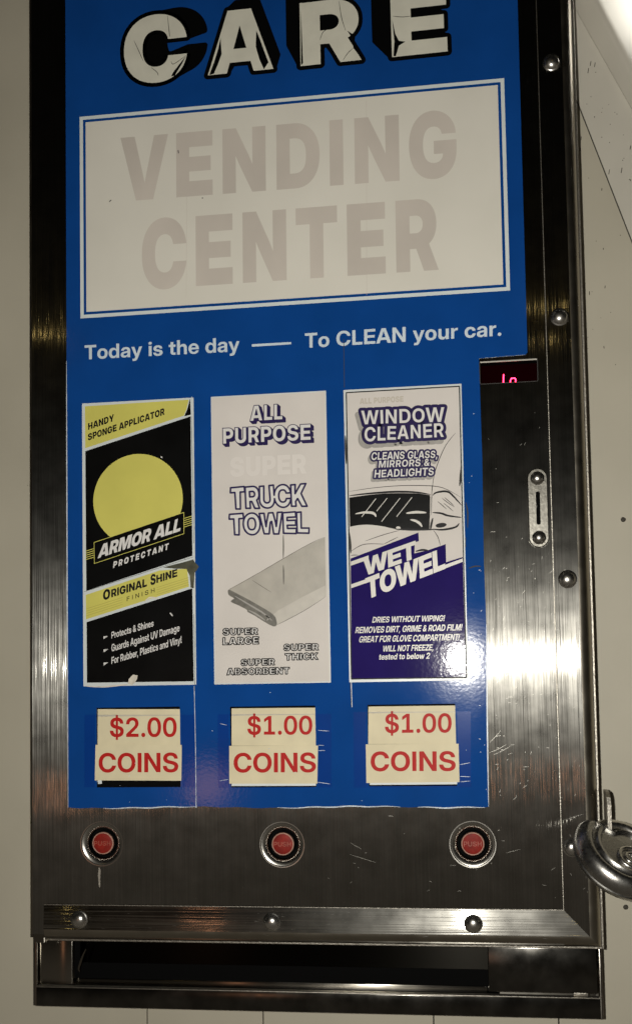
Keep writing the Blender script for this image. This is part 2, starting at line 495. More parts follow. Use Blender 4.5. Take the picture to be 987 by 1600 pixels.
# ------------------------------------------------------------------ lettering: outlines on a 1024-unit em, '~' marks control points
FONT = {
'K': {
 'A': (782, '0,0 250,745 530,745 782,0 548,0 465,289 ~438,383 ~387,566 363,666 419,666 ~394,566 ~342,383 314,289 228,0|186,122 186,282 596,282 596,122'),
 'B': (666, '40,0 40,745 363,745 ~448,745 ~564,697 ~623,614 623,559 ~623,516 ~587,446 ~522,401 479,392 479,392 ~527,390 ~604,344 ~648,264 648,211 ~648,150 ~587,54 ~472,0 391,0|242,156 352,156 ~390,156 ~435,196 435,230 ~435,252 ~414,285 ~378,303 352,303 242,303|242,450 340,450 ~362,450 ~396,467 ~415,498 415,520 ~415,551 ~374,589 340,589 242,589'),
 'C': (747, '382,-12 ~280,-12 ~116,77 ~20,248 20,372 ~20,496 ~116,668 ~280,757 382,757 ~454,757 ~574,715 ~664,638 ~720,530 728,464 518,464 ~514,490 ~492,532 ~458,562 ~413,577 386,577 ~336,577 ~266,529 ~230,438 230,372 ~230,307 ~266,216 ~336,168 386,168 ~413,168 ~457,183 ~491,212 ~514,254 518,280 728,280 ~720,214 ~664,106 ~573,30 ~454,-12'),
 'D': (728, '331,0 127,0 127,172 321,172 ~382,172 ~460,216 ~498,304 498,372 ~498,440 ~459,530 ~378,573 315,573 124,573 124,745 328,745 ~443,745 ~614,653 ~708,486 708,372 ~708,259 ~615,92 ~446,0|248,745 248,0 40,0 40,745'),
 'E': (647, '40,0 40,745 617,745 617,569 248,569 248,457 588,457 588,287 248,287 248,176 617,176 617,0'),
 'F': (620, '40,0 40,745 600,745 600,569 248,569 248,437 580,437 580,268 248,268 248,0'),
 'G': (758, '386,-12 ~275,-12 ~110,82 ~20,254 20,372 ~20,496 ~116,668 ~280,757 382,757 ~450,757 ~570,719 ~662,648 ~720,549 724,488 512,488 ~508,509 ~490,542 ~459,565 ~418,577 390,577 ~338,577 ~266,530 ~230,438 230,372 ~230,306 ~267,215 ~340,168 394,168 ~437,168 ~496,194 ~527,240 527,272 570,268 392,268 392,416 730,416 730,308 ~730,212 ~644,68 ~490,-12'),
 'H': (744, '40,0 40,745 248,745 248,466 496,466 496,745 704,745 704,0 496,0 496,290 248,290 248,0'),
 'I': (300, '46,0 46,745 254,745 254,0'),
 'J': (600, '286,-12 ~160,-12 ~22,117 22,237 22,296 214,296 214,235 ~214,199 ~250,160 283,160 ~316,160 ~352,199 352,235 352,745 560,745 560,231 ~560,114 ~418,-12'),
 'K': (746, '194,106 194,359 ~218,392 ~269,456 ~319,521 344,554 492,745 732,745 421,362 402,362|40,0 40,745 248,745 248,585 248,370 248,272 248,0|508,0 329,300 453,456 746,0'),
 'L': (589, '40,0 40,745 248,745 248,176 569,176 569,0'),
 'M': (947, '40,0 40,745 351,745 418,512 ~426,482 ~450,396 ~474,300 ~494,214 501,184 448,184 ~454,214 ~474,300 ~498,396 ~521,482 530,512 596,745 907,745 907,0 703,0 703,288 ~703,314 ~706,394 ~708,490 ~711,589 711,632 734,632 ~724,589 ~699,492 ~674,396 ~652,315 644,288 558,0 390,0 302,288 ~294,315 ~271,396 ~246,492 ~220,589 210,632 236,632 ~236,589 ~238,490 ~242,394 ~244,314 244,288 244,0'),
 'N': (756, '40,0 40,745 252,745 434,452 ~446,434 ~482,368 ~522,293 540,260 515,202 ~512,242 ~510,346 ~508,442 508,472 508,745 716,745 716,0 504,0 334,272 ~320,296 ~275,373 ~224,467 199,516 240,528 ~244,476 ~248,374 ~248,294 248,272 248,0'),
 'O': (764, '382,-12 ~280,-12 ~116,77 ~20,248 20,372 ~20,496 ~116,668 ~280,757 382,757 ~484,757 ~648,668 ~744,496 744,372 ~744,248 ~648,76 ~484,-12|382,168 ~431,168 ~499,216 ~534,308 534,372 ~534,436 ~499,528 ~431,577 382,577 ~334,577 ~266,528 ~230,436 230,372 ~230,308 ~266,216 ~334,168'),
 'P': (664, '40,0 40,745 356,745 ~446,745 ~576,682 ~646,565 646,485 ~646,406 ~576,288 ~446,225 356,225 160,225 160,396 341,396 ~372,396 ~418,418 ~443,458 443,485 ~443,512 ~418,552 ~372,574 341,574 248,574 248,0'),
 'Q': (764, '304,276 461,276 518,205 614,96 743,-55 568,-55 483,48 412,134|382,-12 ~280,-12 ~116,77 ~20,248 20,372 ~20,496 ~116,668 ~280,757 382,757 ~484,757 ~648,668 ~744,496 744,372 ~744,248 ~648,76 ~484,-12|382,168 ~431,168 ~499,216 ~534,308 534,372 ~534,436 ~499,528 ~431,577 382,577 ~334,577 ~266,528 ~230,436 230,372 ~230,308 ~266,216 ~334,168'),
 'R': (682, '40,0 40,745 356,745 ~446,745 ~576,682 ~646,565 646,485 ~646,408 ~572,294 ~438,233 346,233 168,233 168,394 341,394 ~372,394 ~418,417 ~443,458 443,485 ~443,512 ~418,553 ~372,576 341,576 248,576 248,0|452,0 290,338 503,338 669,0'),
 'S': (702, '352,-12 ~249,-12 ~106,48 ~32,164 32,248 228,248 ~230,218 ~262,175 ~317,152 354,152 ~388,152 ~436,168 ~464,198 464,218 ~464,236 ~438,262 ~384,282 342,290 268,304 ~160,325 ~46,436 46,519 ~46,590 ~123,697 ~260,757 350,757 ~444,757 ~578,698 ~652,587 654,509 463,509 ~460,548 ~401,593 354,593 ~326,593 ~280,576 ~255,548 255,529 ~255,511 ~278,486 ~328,468 366,460 426,450 ~490,438 ~582,400 ~642,348 ~670,278 670,233 ~670,155 ~595,46 ~453,-12'),
 'T': (672, '20,569 20,745 652,745 652,569 440,569 440,0 232,0 232,569'),
 'U': (722, '361,-12 ~264,-12 ~120,56 ~40,181 40,265 40,745 242,745 242,282 ~242,248 ~273,194 ~326,163 361,163 ~396,163 ~449,194 ~480,247 480,282 480,745 682,745 682,265 ~682,181 ~603,56 ~458,-12'),
 'V': (768, '250,0 0,745 229,745 316,456 ~344,362 ~396,174 420,80 360,80 ~384,174 ~432,362 460,456 542,745 768,745 526,0'),
 'W': (1062, '198,0 0,745 226,745 286,456 ~297,402 ~317,292 ~336,183 346,128 298,128 ~308,183 ~329,292 ~352,402 364,456 430,745 632,745 698,456 ~710,402 ~733,292 ~754,183 764,128 716,128 ~726,183 ~744,292 ~765,402 776,456 836,745 1062,745 864,0 636,0 552,344 ~542,384 ~520,500 500,584 562,584 ~542,500 ~520,384 510,344 426,0'),
 'X': (759, '0,0 321,456 321,301 30,745 264,745 324,648 ~340,623 ~369,572 ~398,522 412,498 351,498 ~366,522 ~395,572 ~426,623 441,648 502,745 730,745 448,313 448,458 759,0 518,0 436,128 ~424,147 ~401,185 ~378,222 366,242 392,242 ~381,222 ~358,185 ~334,147 320,128 235,0'),
 'Y': (748, '278,0 278,254 0,745 238,745 345,536 ~358,510 ~382,458 394,432 365,432 ~376,458 ~398,510 411,536 512,745 748,745 478,254 478,0'),
 'Z': (668, '25,0 25,156 304,480 ~338,520 ~410,598 448,638 472,569 ~420,569 ~316,569 264,569 32,569 32,745 640,745 640,589 365,264 ~332,224 ~260,146 223,106 200,176 ~252,176 ~356,176 408,176 643,176 643,0'),
 '&': (696, '281,-12 ~201,-12 ~85,45 ~23,140 23,198 ~23,240 ~54,306 ~112,360 151,384 320,489 ~337,500 ~356,522 ~364,544 364,553 ~364,570 ~338,598 310,598 ~293,598 ~268,586 ~255,562 255,547 ~255,526 ~278,480 ~321,428 349,397 710,0 509,0 207,320 ~184,344 ~131,412 ~92,499 92,550 ~92,607 ~146,700 ~244,756 310,756 ~372,756 ~463,704 ~512,619 512,567 ~512,532 ~489,469 ~445,414 413,391 259,282 ~242,270 ~215,238 215,212 ~215,191 ~235,161 ~271,145 295,145 ~332,145 ~407,181 ~468,246 ~506,336 506,388 665,388 ~665,324 ~638,204 ~578,104 530,70 474,44 ~430,15 ~328,-12'),
 ',': (275, '20,-169 51,136 236,136 158,-169'),
},
'B': {
 'A': (730, '5,0 266,745 464,745 726,0 555,0 438,363 ~416,434 ~371,586 345,682 387,682 ~360,586 ~314,434 291,363 171,0|171,162 171,285 560,285 560,162'),
 'B': (660, '56,0 56,745 354,745 ~434,745 ~546,697 ~605,611 605,553 ~605,511 ~572,444 ~512,400 471,390 471,389 ~517,384 ~589,340 ~632,263 632,210 ~632,148 ~572,53 ~456,0 371,0|206,121 350,121 ~409,121 ~475,172 475,218 ~475,250 ~446,295 ~391,320 352,320 206,320|206,435 343,435 ~377,435 ~425,458 ~451,501 451,530 ~451,573 ~393,624 343,624 206,624'),
 'C': (744, '385,-12 ~283,-12 ~123,81 ~31,254 31,372 ~31,491 ~123,664 ~283,757 385,757 ~451,757 ~563,718 ~649,646 ~705,545 714,482 558,482 ~551,515 ~521,567 ~477,603 ~421,621 388,621 ~324,621 ~234,560 ~186,448 186,372 ~186,296 ~234,185 ~324,124 388,124 ~421,124 ~477,142 ~521,178 ~551,229 558,262 714,262 ~705,199 ~649,98 ~563,27 ~451,-12'),
 'D': (718, '319,0 126,0 126,130 310,130 ~386,130 ~484,186 ~532,295 532,373 ~532,451 ~484,559 ~386,615 312,615 123,615 123,745 322,745 ~434,745 ~597,654 ~686,487 686,373 ~686,258 ~598,91 ~433,0|209,745 209,0 56,0 56,745'),
 'E': (622, '56,0 56,745 590,745 590,613 209,613 209,441 561,441 561,312 209,312 209,132 590,132 590,0'),
 'F': (596, '56,0 56,745 573,745 573,613 209,613 209,430 549,430 549,302 209,302 209,0'),
 'G': (753, '386,-12 ~280,-12 ~121,84 ~31,257 31,372 ~31,491 ~124,664 ~283,757 384,757 ~448,757 ~560,719 ~648,650 ~704,554 711,495 555,495 ~549,524 ~520,570 ~477,603 ~422,621 388,621 ~326,621 ~235,560 ~186,449 186,372 ~186,296 ~235,184 ~327,124 390,124 ~442,124 ~521,164 ~566,235 566,282 602,279 403,279 403,396 716,396 716,301 ~716,209 ~631,68 ~483,-12'),
 'H': (735, '56,0 56,745 209,745 209,446 526,446 526,745 680,745 680,0 526,0 526,314 209,314 209,0'),
 'I': (253, '50,0 50,745 203,745 203,0'),
 'J': (576, '273,-11 ~160,-11 ~29,111 29,226 29,276 174,276 174,224 ~174,173 ~226,119 271,119 ~316,119 ~368,173 368,224 368,745 522,745 522,222 ~522,110 ~389,-11'),
 'K': (702, '167,155 167,346 ~192,377 ~243,438 ~294,499 320,530 504,745 689,745 374,382 362,382|56,0 56,745 209,745 209,539 209,351 209,277 209,0|519,0 296,338 388,455 696,0'),
 'L': (570, '56,0 56,745 209,745 209,132 548,132 548,0'),
 'M': (915, '56,0 56,745 280,745 403,398 ~411,374 ~431,306 ~453,231 ~472,164 478,141 440,141 ~445,164 ~464,231 ~486,306 ~506,374 514,398 635,745 860,745 860,0 709,0 709,354 ~709,379 ~710,448 ~713,527 ~715,607 715,643 733,643 ~722,604 ~697,521 ~674,442 ~654,377 647,354 520,0 396,0 268,354 ~260,377 ~239,442 ~216,521 ~191,604 178,643 201,643 ~201,607 ~203,527 ~205,448 ~207,379 207,354 207,0'),
 'N': (743, '56,0 56,745 218,745 457,364 ~468,347 ~502,288 ~540,220 557,189 539,149 ~537,183 ~535,272 ~533,353 533,376 533,745 687,745 687,0 524,0 307,345 ~294,366 ~253,436 ~203,525 175,574 202,591 ~206,536 ~209,440 ~209,366 209,346 209,0'),
 'O': (765, '383,-12 ~283,-12 ~123,82 ~31,254 31,372 ~31,491 ~123,664 ~283,757 383,757 ~483,757 ~642,664 ~734,491 734,372 ~734,254 ~642,81 ~483,-12|383,124 ~440,124 ~529,182 ~579,293 579,372 ~579,451 ~529,563 ~440,621 383,621 ~325,621 ~237,563 ~186,451 186,372 ~186,293 ~237,182 ~325,124'),
 'P': (646, '56,0 56,745 349,745 ~433,745 ~556,685 ~622,576 622,501 ~622,426 ~555,316 ~431,256 348,256 141,256 141,385 340,385 ~381,385 ~439,413 ~472,465 472,501 ~472,536 ~439,588 ~381,616 340,616 209,616 209,0'),
 'R': (666, '56,0 56,745 354,745 ~438,745 ~560,685 ~626,576 626,501 ~626,427 ~557,319 ~430,260 345,260 148,260 148,384 344,384 ~385,384 ~444,413 ~476,465 476,501 ~476,536 ~444,588 ~385,617 344,617 209,617 209,0|478,0 308,337 469,337 643,0'),
 'S': (668, '337,-12 ~242,-12 ~107,49 ~35,164 35,244 184,244 ~184,204 ~222,145 ~291,114 339,114 ~382,114 ~445,138 ~481,181 481,210 ~481,234 ~453,270 ~394,296 347,307 268,324 ~158,348 ~50,451 50,530 ~50,599 ~120,700 ~248,757 332,757 ~418,757 ~543,699 ~613,591 615,516 471,516 ~467,570 ~393,630 333,630 ~295,630 ~237,607 ~203,565 203,538 ~203,515 ~230,482 ~287,456 332,446 403,431 ~463,418 ~550,381 ~606,329 ~633,262 633,220 ~633,148 ~562,44 ~429,-12'),
 'T': (650, '22,613 22,745 628,745 628,613 402,613 402,0 249,0 249,613'),
 'U': (721, '361,-12 ~268,-12 ~130,57 ~54,179 54,259 54,745 204,745 204,272 ~204,228 ~243,160 ~313,121 361,121 ~408,121 ~478,160 ~517,228 517,272 517,745 667,745 667,260 ~667,179 ~591,57 ~454,-12'),
 'V': (722, '266,0 5,745 172,745 293,382 ~314,315 ~361,157 388,63 344,63 ~370,157 ~415,315 436,382 553,745 718,745 462,0'),
 'W': (1021, '205,0 5,745 169,745 256,375 ~267,329 ~285,237 ~303,145 311,99 280,99 ~290,145 ~308,237 ~329,329 340,375 432,745 589,745 681,375 ~692,329 ~712,237 ~731,145 740,99 708,99 ~717,145 ~735,237 ~754,329 764,375 852,745 1016,745 816,0 644,0 538,407 ~527,451 ~504,560 489,628 531,628 ~516,560 ~494,451 482,407 377,0'),
 'X': (714, '6,0 312,437 312,323 29,745 204,745 287,619 ~302,594 ~333,545 ~364,496 378,471 339,471 ~354,496 ~384,545 ~416,594 432,619 516,745 686,745 408,331 408,439 708,0 530,0 425,157 ~412,178 ~385,219 ~358,261 345,281 369,281 ~356,261 ~329,219 ~302,178 287,157 180,0'),
 'Y': (707, '280,0 280,278 5,745 181,745 308,521 ~325,491 ~357,429 374,399 340,399 ~355,429 ~387,491 404,521 527,745 702,745 430,278 430,0'),
 'Z': (650, '27,0 27,119 356,524 ~386,560 ~447,630 479,665 497,613 ~450,613 ~356,613 308,613 38,613 38,745 619,745 619,626 296,225 ~266,189 ~203,116 170,80 152,132 ~199,132 ~293,132 340,132 623,132 623,0'),
 'a': (566, '214,-9 ~161,-9 ~79,26 ~32,96 32,149 ~32,194 ~65,253 ~122,289 ~197,308 238,312 ~286,317 ~344,326 ~368,343 368,360 368,363 ~368,383 ~348,413 ~309,430 282,430 ~255,430 ~214,412 ~189,381 187,361 49,361 ~52,416 ~110,495 ~214,539 287,539 ~341,539 ~425,514 ~484,467 ~514,400 514,358 514,0 370,0 370,74 368,74 ~354,49 ~313,11 ~254,-9|254,93 ~290,93 ~342,120 ~369,164 369,193 369,246 ~363,243 ~342,236 ~314,230 ~281,225 263,222 ~238,218 ~197,202 ~173,174 173,153 ~173,134 ~193,108 ~230,93'),
 'b': (612, '355,-11 ~320,-11 ~260,9 ~213,50 198,81 197,81 197,0 52,0 52,745 199,745 199,455 200,455 ~217,484 ~263,521 ~322,539 356,539 ~423,539 ~525,470 ~583,346 583,265 ~583,182 ~526,58 ~424,-11|316,109 ~352,109 ~405,146 ~434,215 434,265 ~434,314 ~405,383 ~352,420 316,420 ~279,420 ~223,381 ~192,312 192,265 ~192,217 ~223,147 ~279,109'),
 'c': (569, '294,-12 ~215,-12 ~95,58 ~29,182 29,264 ~29,345 ~95,470 ~215,540 294,540 ~346,540 ~434,509 ~499,453 ~539,377 542,331 399,331 ~397,351 ~380,384 ~354,408 ~318,421 296,421 ~259,421 ~206,382 ~178,312 178,264 ~178,216 ~206,145 ~259,107 296,107 ~318,107 ~353,120 ~379,144 ~395,178 399,198 542,198 ~540,153 ~501,76 ~435,19 ~347,-12'),
 'd': (612, '257,-11 ~189,-11 ~86,58 ~29,182 29,265 ~29,346 ~87,470 ~189,539 256,539 ~291,539 ~349,521 ~395,484 412,455 413,455 413,745 560,745 560,0 415,0 415,81 414,81 ~399,50 ~352,9 ~292,-11|296,109 ~333,109 ~389,147 ~420,217 420,265 ~420,312 ~389,381 ~333,420 296,420 ~260,420 ~207,383 ~178,314 178,265 ~178,215 ~207,146 ~260,109'),
 'e': (575, '293,-12 ~213,-12 ~94,59 ~29,184 29,264 ~29,344 ~95,469 ~212,540 288,540 ~346,540 ~442,500 ~511,427 ~548,327 548,267 548,227 82,227 82,321 477,321 410,299 ~410,339 ~381,396 ~328,428 291,428 ~255,428 ~201,396 ~172,339 172,299 172,234 ~172,194 ~202,132 ~258,98 297,98 ~326,98 ~371,115 ~401,146 408,166 543,166 ~533,113 ~463,33 ~357,-12'),
 'f': (380, '360,528 360,412 9,412 9,528|104,0 104,597 ~104,646 ~143,712 ~219,745 276,745 ~302,745 ~350,745 360,745 360,629 ~353,629 ~321,629 309,629 ~278,629 ~252,603 252,572 252,0'),
 'g': (612, '301,-216 ~226,-216 ~122,-173 ~63,-96 55,-45 197,-45 ~202,-65 ~231,-93 ~274,-108 301,-108 ~355,-108 ~414,-48 414,9 414,89 413,89 ~398,59 ~351,19 ~292,0 257,0 ~189,0 ~86,68 ~29,189 29,268 ~29,347 ~87,470 ~189,539 256,539 ~291,539 ~349,520 ~397,481 414,452 414,452 414,528 560,528 560,21 ~560,-63 ~494,-167 ~378,-216|296,118 ~333,118 ~389,155 ~420,224 420,270 ~420,316 ~389,385 ~333,422 296,422 ~260,422 ~207,386 ~178,318 178,270 ~178,222 ~207,153 ~260,118'),
 'h': (599, '199,293 199,0 52,0 52,745 199,745 199,391 172,391 ~197,461 ~290,539 362,539 ~418,539 ~501,490 ~547,397 547,331 547,0 400,0 400,304 ~400,357 ~349,412 303,412 ~273,412 ~226,387 ~199,334'),
 'i': (252, '52,0 52,528 199,528 199,0|125,594 ~89,594 ~41,639 41,673 ~41,707 ~89,751 125,751 ~162,751 ~210,707 210,673 ~210,639 ~162,594'),
 'j': (252, '53,528 200,528 200,-44 ~200,-96 ~160,-170 ~81,-209 23,-209 -36,-209 -36,-92 -3,-92 ~26,-92 ~53,-62 53,-28|126,594 ~90,594 ~42,639 42,673 ~42,707 ~90,751 126,751 ~162,751 ~210,707 210,673 ~210,639 ~162,594'),
 'k': (564, '185,152 185,326 201,326 386,528 559,528 320,262 286,262|52,0 52,745 199,745 199,0|398,0 231,230 328,333 570,0'),
 'l': (279, '223,0 ~133,0 ~52,66 52,143 52,745 199,745 199,157 ~199,133 ~219,113 244,113 ~249,113 ~261,113 265,113 265,0 ~255,0 ~233,0'),
 'm': (905, '52,0 52,528 194,528 194,409 185,409 ~199,453 ~250,511 ~317,539 354,539 ~414,539 ~504,469 513,409 497,409 ~507,450 ~559,508 ~632,539 675,539 ~726,539 ~806,495 ~853,410 853,350 853,0 706,0 706,323 ~706,370 ~654,417 616,417 ~588,417 ~546,392 ~523,348 523,318 523,0 382,0 382,327 ~382,368 ~333,417 294,417 ~268,417 ~225,393 ~199,346 199,312 199,0'),
 'n': (599, '199,293 199,0 52,0 52,528 197,528 197,391 172,391 ~197,461 ~290,539 362,539 ~418,539 ~501,490 ~547,397 547,331 547,0 400,0 400,304 ~400,357 ~349,412 303,412 ~273,412 ~226,387 ~199,334'),
 'o': (594, '297,-12 ~217,-12 ~96,57 ~29,181 29,264 ~29,346 ~96,471 ~217,540 297,540 ~377,540 ~498,471 ~565,346 565,264 ~565,181 ~498,57 ~377,-12|297,108 ~333,108 ~387,145 ~417,215 417,264 ~417,313 ~387,383 ~333,420 297,420 ~262,420 ~208,383 ~178,313 178,264 ~178,215 ~208,145 ~262,108'),
 'p': (612, '52,-209 52,528 197,528 197,456 199,456 ~215,484 ~262,521 ~322,539 356,539 ~423,539 ~525,470 ~583,346 583,265 ~583,182 ~526,58 ~424,-11 355,-11 ~320,-11 ~262,9 ~216,49 201,79 199,79 199,-209|316,109 ~352,109 ~405,146 ~434,215 434,265 ~434,314 ~405,383 ~352,420 316,420 ~279,420 ~223,381 ~192,312 192,265 ~192,217 ~223,147 ~279,109'),
 'q': (612, '560,-209 413,-209 413,79 411,79 ~396,49 ~350,9 ~292,-11 257,-11 ~189,-11 ~86,58 ~29,182 29,265 ~29,346 ~87,470 ~189,539 256,539 ~291,539 ~350,521 ~397,484 413,456 415,456 415,528 560,528|296,109 ~333,109 ~389,147 ~420,217 420,265 ~420,312 ~389,381 ~333,420 296,420 ~260,420 ~207,383 ~178,314 178,265 ~178,215 ~207,146 ~260,109'),
 'r': (382, '52,0 52,528 194,528 194,438 196,438 ~210,486 ~272,532 324,532 ~337,532 ~359,531 368,530 368,405 ~360,405 ~323,408 305,408 ~274,408 ~227,380 ~199,326 199,286 199,0'),
 's': (532, '271,-13 ~203,-13 ~96,29 ~32,109 27,166 172,166 ~176,132 ~226,93 269,93 ~310,93 ~357,124 357,148 ~357,169 ~321,195 288,201 196,219 ~119,234 ~39,312 39,373 ~39,423 ~94,498 ~194,539 263,539 ~331,539 ~433,496 ~491,416 493,361 356,361 ~356,392 ~306,434 267,434 ~229,434 ~186,402 186,379 ~186,358 ~220,332 250,326 350,306 ~430,290 ~506,220 506,162 ~506,109 ~446,30 ~340,-13'),
 't': (378, '355,528 355,412 9,412 9,528|100,672 247,672 247,163 ~247,136 ~269,116 299,116 ~311,116 ~346,116 355,116 355,0 ~342,0 ~294,0 270,0 ~182,0 ~100,68 100,140'),
 'u': (599, '238,-11 ~182,-11 ~98,38 ~52,131 52,197 52,528 199,528 199,224 ~199,172 ~250,116 296,116 ~327,116 ~374,141 ~400,194 400,235 400,528 547,528 547,0 402,0 402,137 427,137 ~402,68 ~310,-11'),
 'v': (567, '202,0 6,528 160,528 248,267 ~263,221 ~290,127 303,81 268,81 ~282,127 ~308,221 323,267 409,528 561,528 365,0'),
 'w': (838, '169,0 6,528 160,528 209,344 ~223,287 ~250,165 263,106 243,106 ~258,165 ~287,287 302,344 353,528 485,528 535,344 ~551,287 ~580,165 594,106 574,106 ~588,165 ~614,287 628,344 676,528 832,528 669,0 517,0 456,210 ~447,241 ~430,305 ~414,370 405,402 433,402 ~425,370 ~408,305 ~391,241 382,210 320,0'),
 'x': (550, '6,0 219,303 216,238 19,528 180,528 226,454 ~247,420 ~283,358 301,326 254,326 ~272,358 ~309,420 329,454 377,528 536,528 334,238 336,304 544,0 382,0 330,81 ~310,114 ~274,174 256,205 296,205 ~278,174 ~242,114 221,81 167,0'),
 'y': (567, '65,-209 65,-92 132,-92 ~150,-92 ~172,-81 ~188,-57 195,-37 209,2 6,528 160,528 249,267 ~264,221 ~292,127 305,81 264,81 ~277,127 ~304,221 320,267 409,528 561,528 329,-81 ~312,-125 ~266,-182 ~204,-209 162,-209 ~139,-209 ~89,-209'),
 'z': (535, '48,0 48,99 310,409 310,411 48,411 48,528 484,528 484,423 227,118 227,117 487,117 487,0'),
 '0': (660, '330,-12 ~236,-12 ~106,82 ~37,254 37,372 ~37,491 ~106,663 ~236,757 330,757 ~424,757 ~555,663 ~623,491 623,372 ~623,254 ~555,81 ~424,-12|330,111 ~379,111 ~444,174 ~478,291 478,372 ~478,453 ~444,571 ~379,634 330,634 ~282,634 ~216,571 ~182,453 182,372 ~182,291 ~216,174 ~282,111'),
 '1': (660, '96,0 96,124 586,124 586,0|428,745 428,0 280,0 280,604 279,604 104,492 104,627 288,745'),
 '2': (660, '65,0 65,113 338,346 ~371,376 ~423,427 ~452,482 452,517 ~452,553 ~423,605 ~369,634 332,634 ~293,634 ~235,599 ~204,534 204,489 62,489 ~62,570 ~128,691 ~250,757 332,757 ~409,757 ~528,700 ~596,596 596,525 ~596,473 ~557,387 ~483,307 431,262 273,125 273,124 599,124 599,0'),
 '3': (660, '329,-12 ~238,-12 ~111,58 ~45,175 45,246 192,246 ~192,205 ~226,143 ~286,108 327,108 ~366,108 ~425,140 ~458,198 458,236 ~458,273 ~422,327 ~357,356 311,356 209,356 209,449 389,620 389,621 87,621 87,745 570,745 570,626 334,404 334,436 ~425,444 ~546,394 ~607,296 607,231 ~607,160 ~537,50 ~412,-12'),
 '.': (275, '139,-9 ~103,-9 ~54,41 54,76 ~54,111 ~103,161 139,161 ~174,161 ~224,111 224,76 ~224,41 ~174,-9'),
 '$': (668, '290,-110 290,855 385,855 385,-110|337,-12 ~242,-12 ~107,49 ~35,164 35,244 184,244 ~184,204 ~222,145 ~291,114 339,114 ~382,114 ~445,138 ~481,181 481,210 ~481,234 ~453,270 ~394,296 347,307 268,324 ~158,348 ~50,451 50,530 ~50,599 ~120,700 ~248,757 332,757 ~418,757 ~543,699 ~613,591 615,516 471,516 ~467,570 ~393,630 333,630 ~295,630 ~237,607 ~203,565 203,538 ~203,515 ~230,482 ~287,456 332,446 403,431 ~463,418 ~550,381 ~606,329 ~633,262 633,220 ~633,148 ~562,44 ~429,-12'),
 ',': (275, '41,-156 77,121 219,121 144,-156'),
 '&': (662, '277,-11 ~202,-11 ~90,44 ~29,138 29,198 ~29,238 ~58,302 ~121,362 170,396 315,493 ~334,505 ~356,532 ~366,559 366,572 ~366,597 ~328,635 295,635 ~273,635 ~240,617 ~221,585 221,563 ~221,542 ~242,499 ~285,445 318,406 670,0 514,0 221,329 ~182,374 ~125,450 ~93,524 93,566 ~93,620 ~144,705 ~234,754 295,754 ~353,754 ~439,708 ~487,630 487,580 ~487,548 ~464,487 ~420,433 388,409 236,299 ~206,277 ~173,234 173,205 ~173,178 ~203,134 ~254,108 285,108 ~326,108 ~403,147 ~465,216 ~501,307 501,359 625,359 ~625,303 ~601,199 ~551,112 511,80 474,56 ~434,23 ~330,-11'),
 '!': (253, '61,219 48,745 205,745 192,219|126,-9 ~91,-9 ~41,41 41,76 ~41,111 ~91,161 126,161 ~162,161 ~211,111 211,76 ~211,41 ~162,-9'),
 ' ': (275, ''),
},
'M': {
 'A': (689, '8,0 279,745 413,745 681,0 560,0 417,420 ~399,474 ~359,601 330,695 362,695 ~333,601 ~292,474 274,420 126,0|158,193 158,288 531,288 531,193'),
 'C': (741, '388,-12 ~285,-12 ~129,85 ~41,258 41,372 ~41,487 ~128,660 ~285,757 388,757 ~449,757 ~555,721 ~638,652 ~692,557 702,497 589,497 ~581,535 ~545,594 ~493,635 ~427,656 389,656 ~315,656 ~209,584 ~152,457 152,372 ~152,288 ~209,161 ~315,89 389,89 ~427,89 ~492,110 ~544,151 ~581,209 589,247 702,247 ~693,188 ~638,92 ~555,24 ~449,-12'),
 'E': (603, '68,0 68,745 569,745 569,648 179,648 179,428 540,428 540,332 179,332 179,97 569,97 569,0'),
 'F': (577, '68,0 68,745 553,745 553,648 179,648 179,424 525,424 525,328 179,328 179,0'),
 'H': (728, '68,0 68,745 179,745 179,430 549,430 549,745 661,745 661,0 549,0 549,332 179,332 179,0'),
 'I': (215, '52,0 52,745 163,745 163,0'),
 'N': (732, '68,0 68,745 191,745 475,295 ~486,279 ~517,225 ~553,163 570,133 558,108 ~557,137 ~554,214 ~553,283 553,301 553,745 664,745 664,0 540,0 286,402 ~274,421 ~236,485 ~186,570 157,619 173,641 ~176,584 ~178,491 ~179,423 179,403 179,0'),
 'O': (766, '383,-12 ~284,-12 ~129,85 ~41,258 41,372 ~41,487 ~129,660 ~284,757 383,757 ~483,757 ~637,660 ~726,487 726,372 ~726,258 ~637,85 ~483,-12|383,89 ~447,89 ~552,155 ~614,281 614,372 ~614,463 ~552,590 ~447,656 383,656 ~319,656 ~214,590 ~152,463 152,372 ~152,281 ~214,155 ~319,89'),
 'P': (633, '68,0 68,745 344,745 ~424,745 ~540,688 ~603,584 603,513 ~603,442 ~539,337 ~420,280 341,280 126,280 126,377 339,377 ~387,377 ~456,410 ~494,471 494,513 ~494,555 ~456,616 ~387,649 339,649 179,649 179,0'),
 'R': (654, '68,0 68,745 352,745 ~432,745 ~548,688 ~611,584 611,513 ~611,442 ~544,338 ~424,282 344,282 132,282 132,376 347,376 ~395,376 ~464,410 ~502,471 502,513 ~502,555 ~464,616 ~395,649 346,649 179,649 179,0|498,0 321,336 443,336 623,0'),
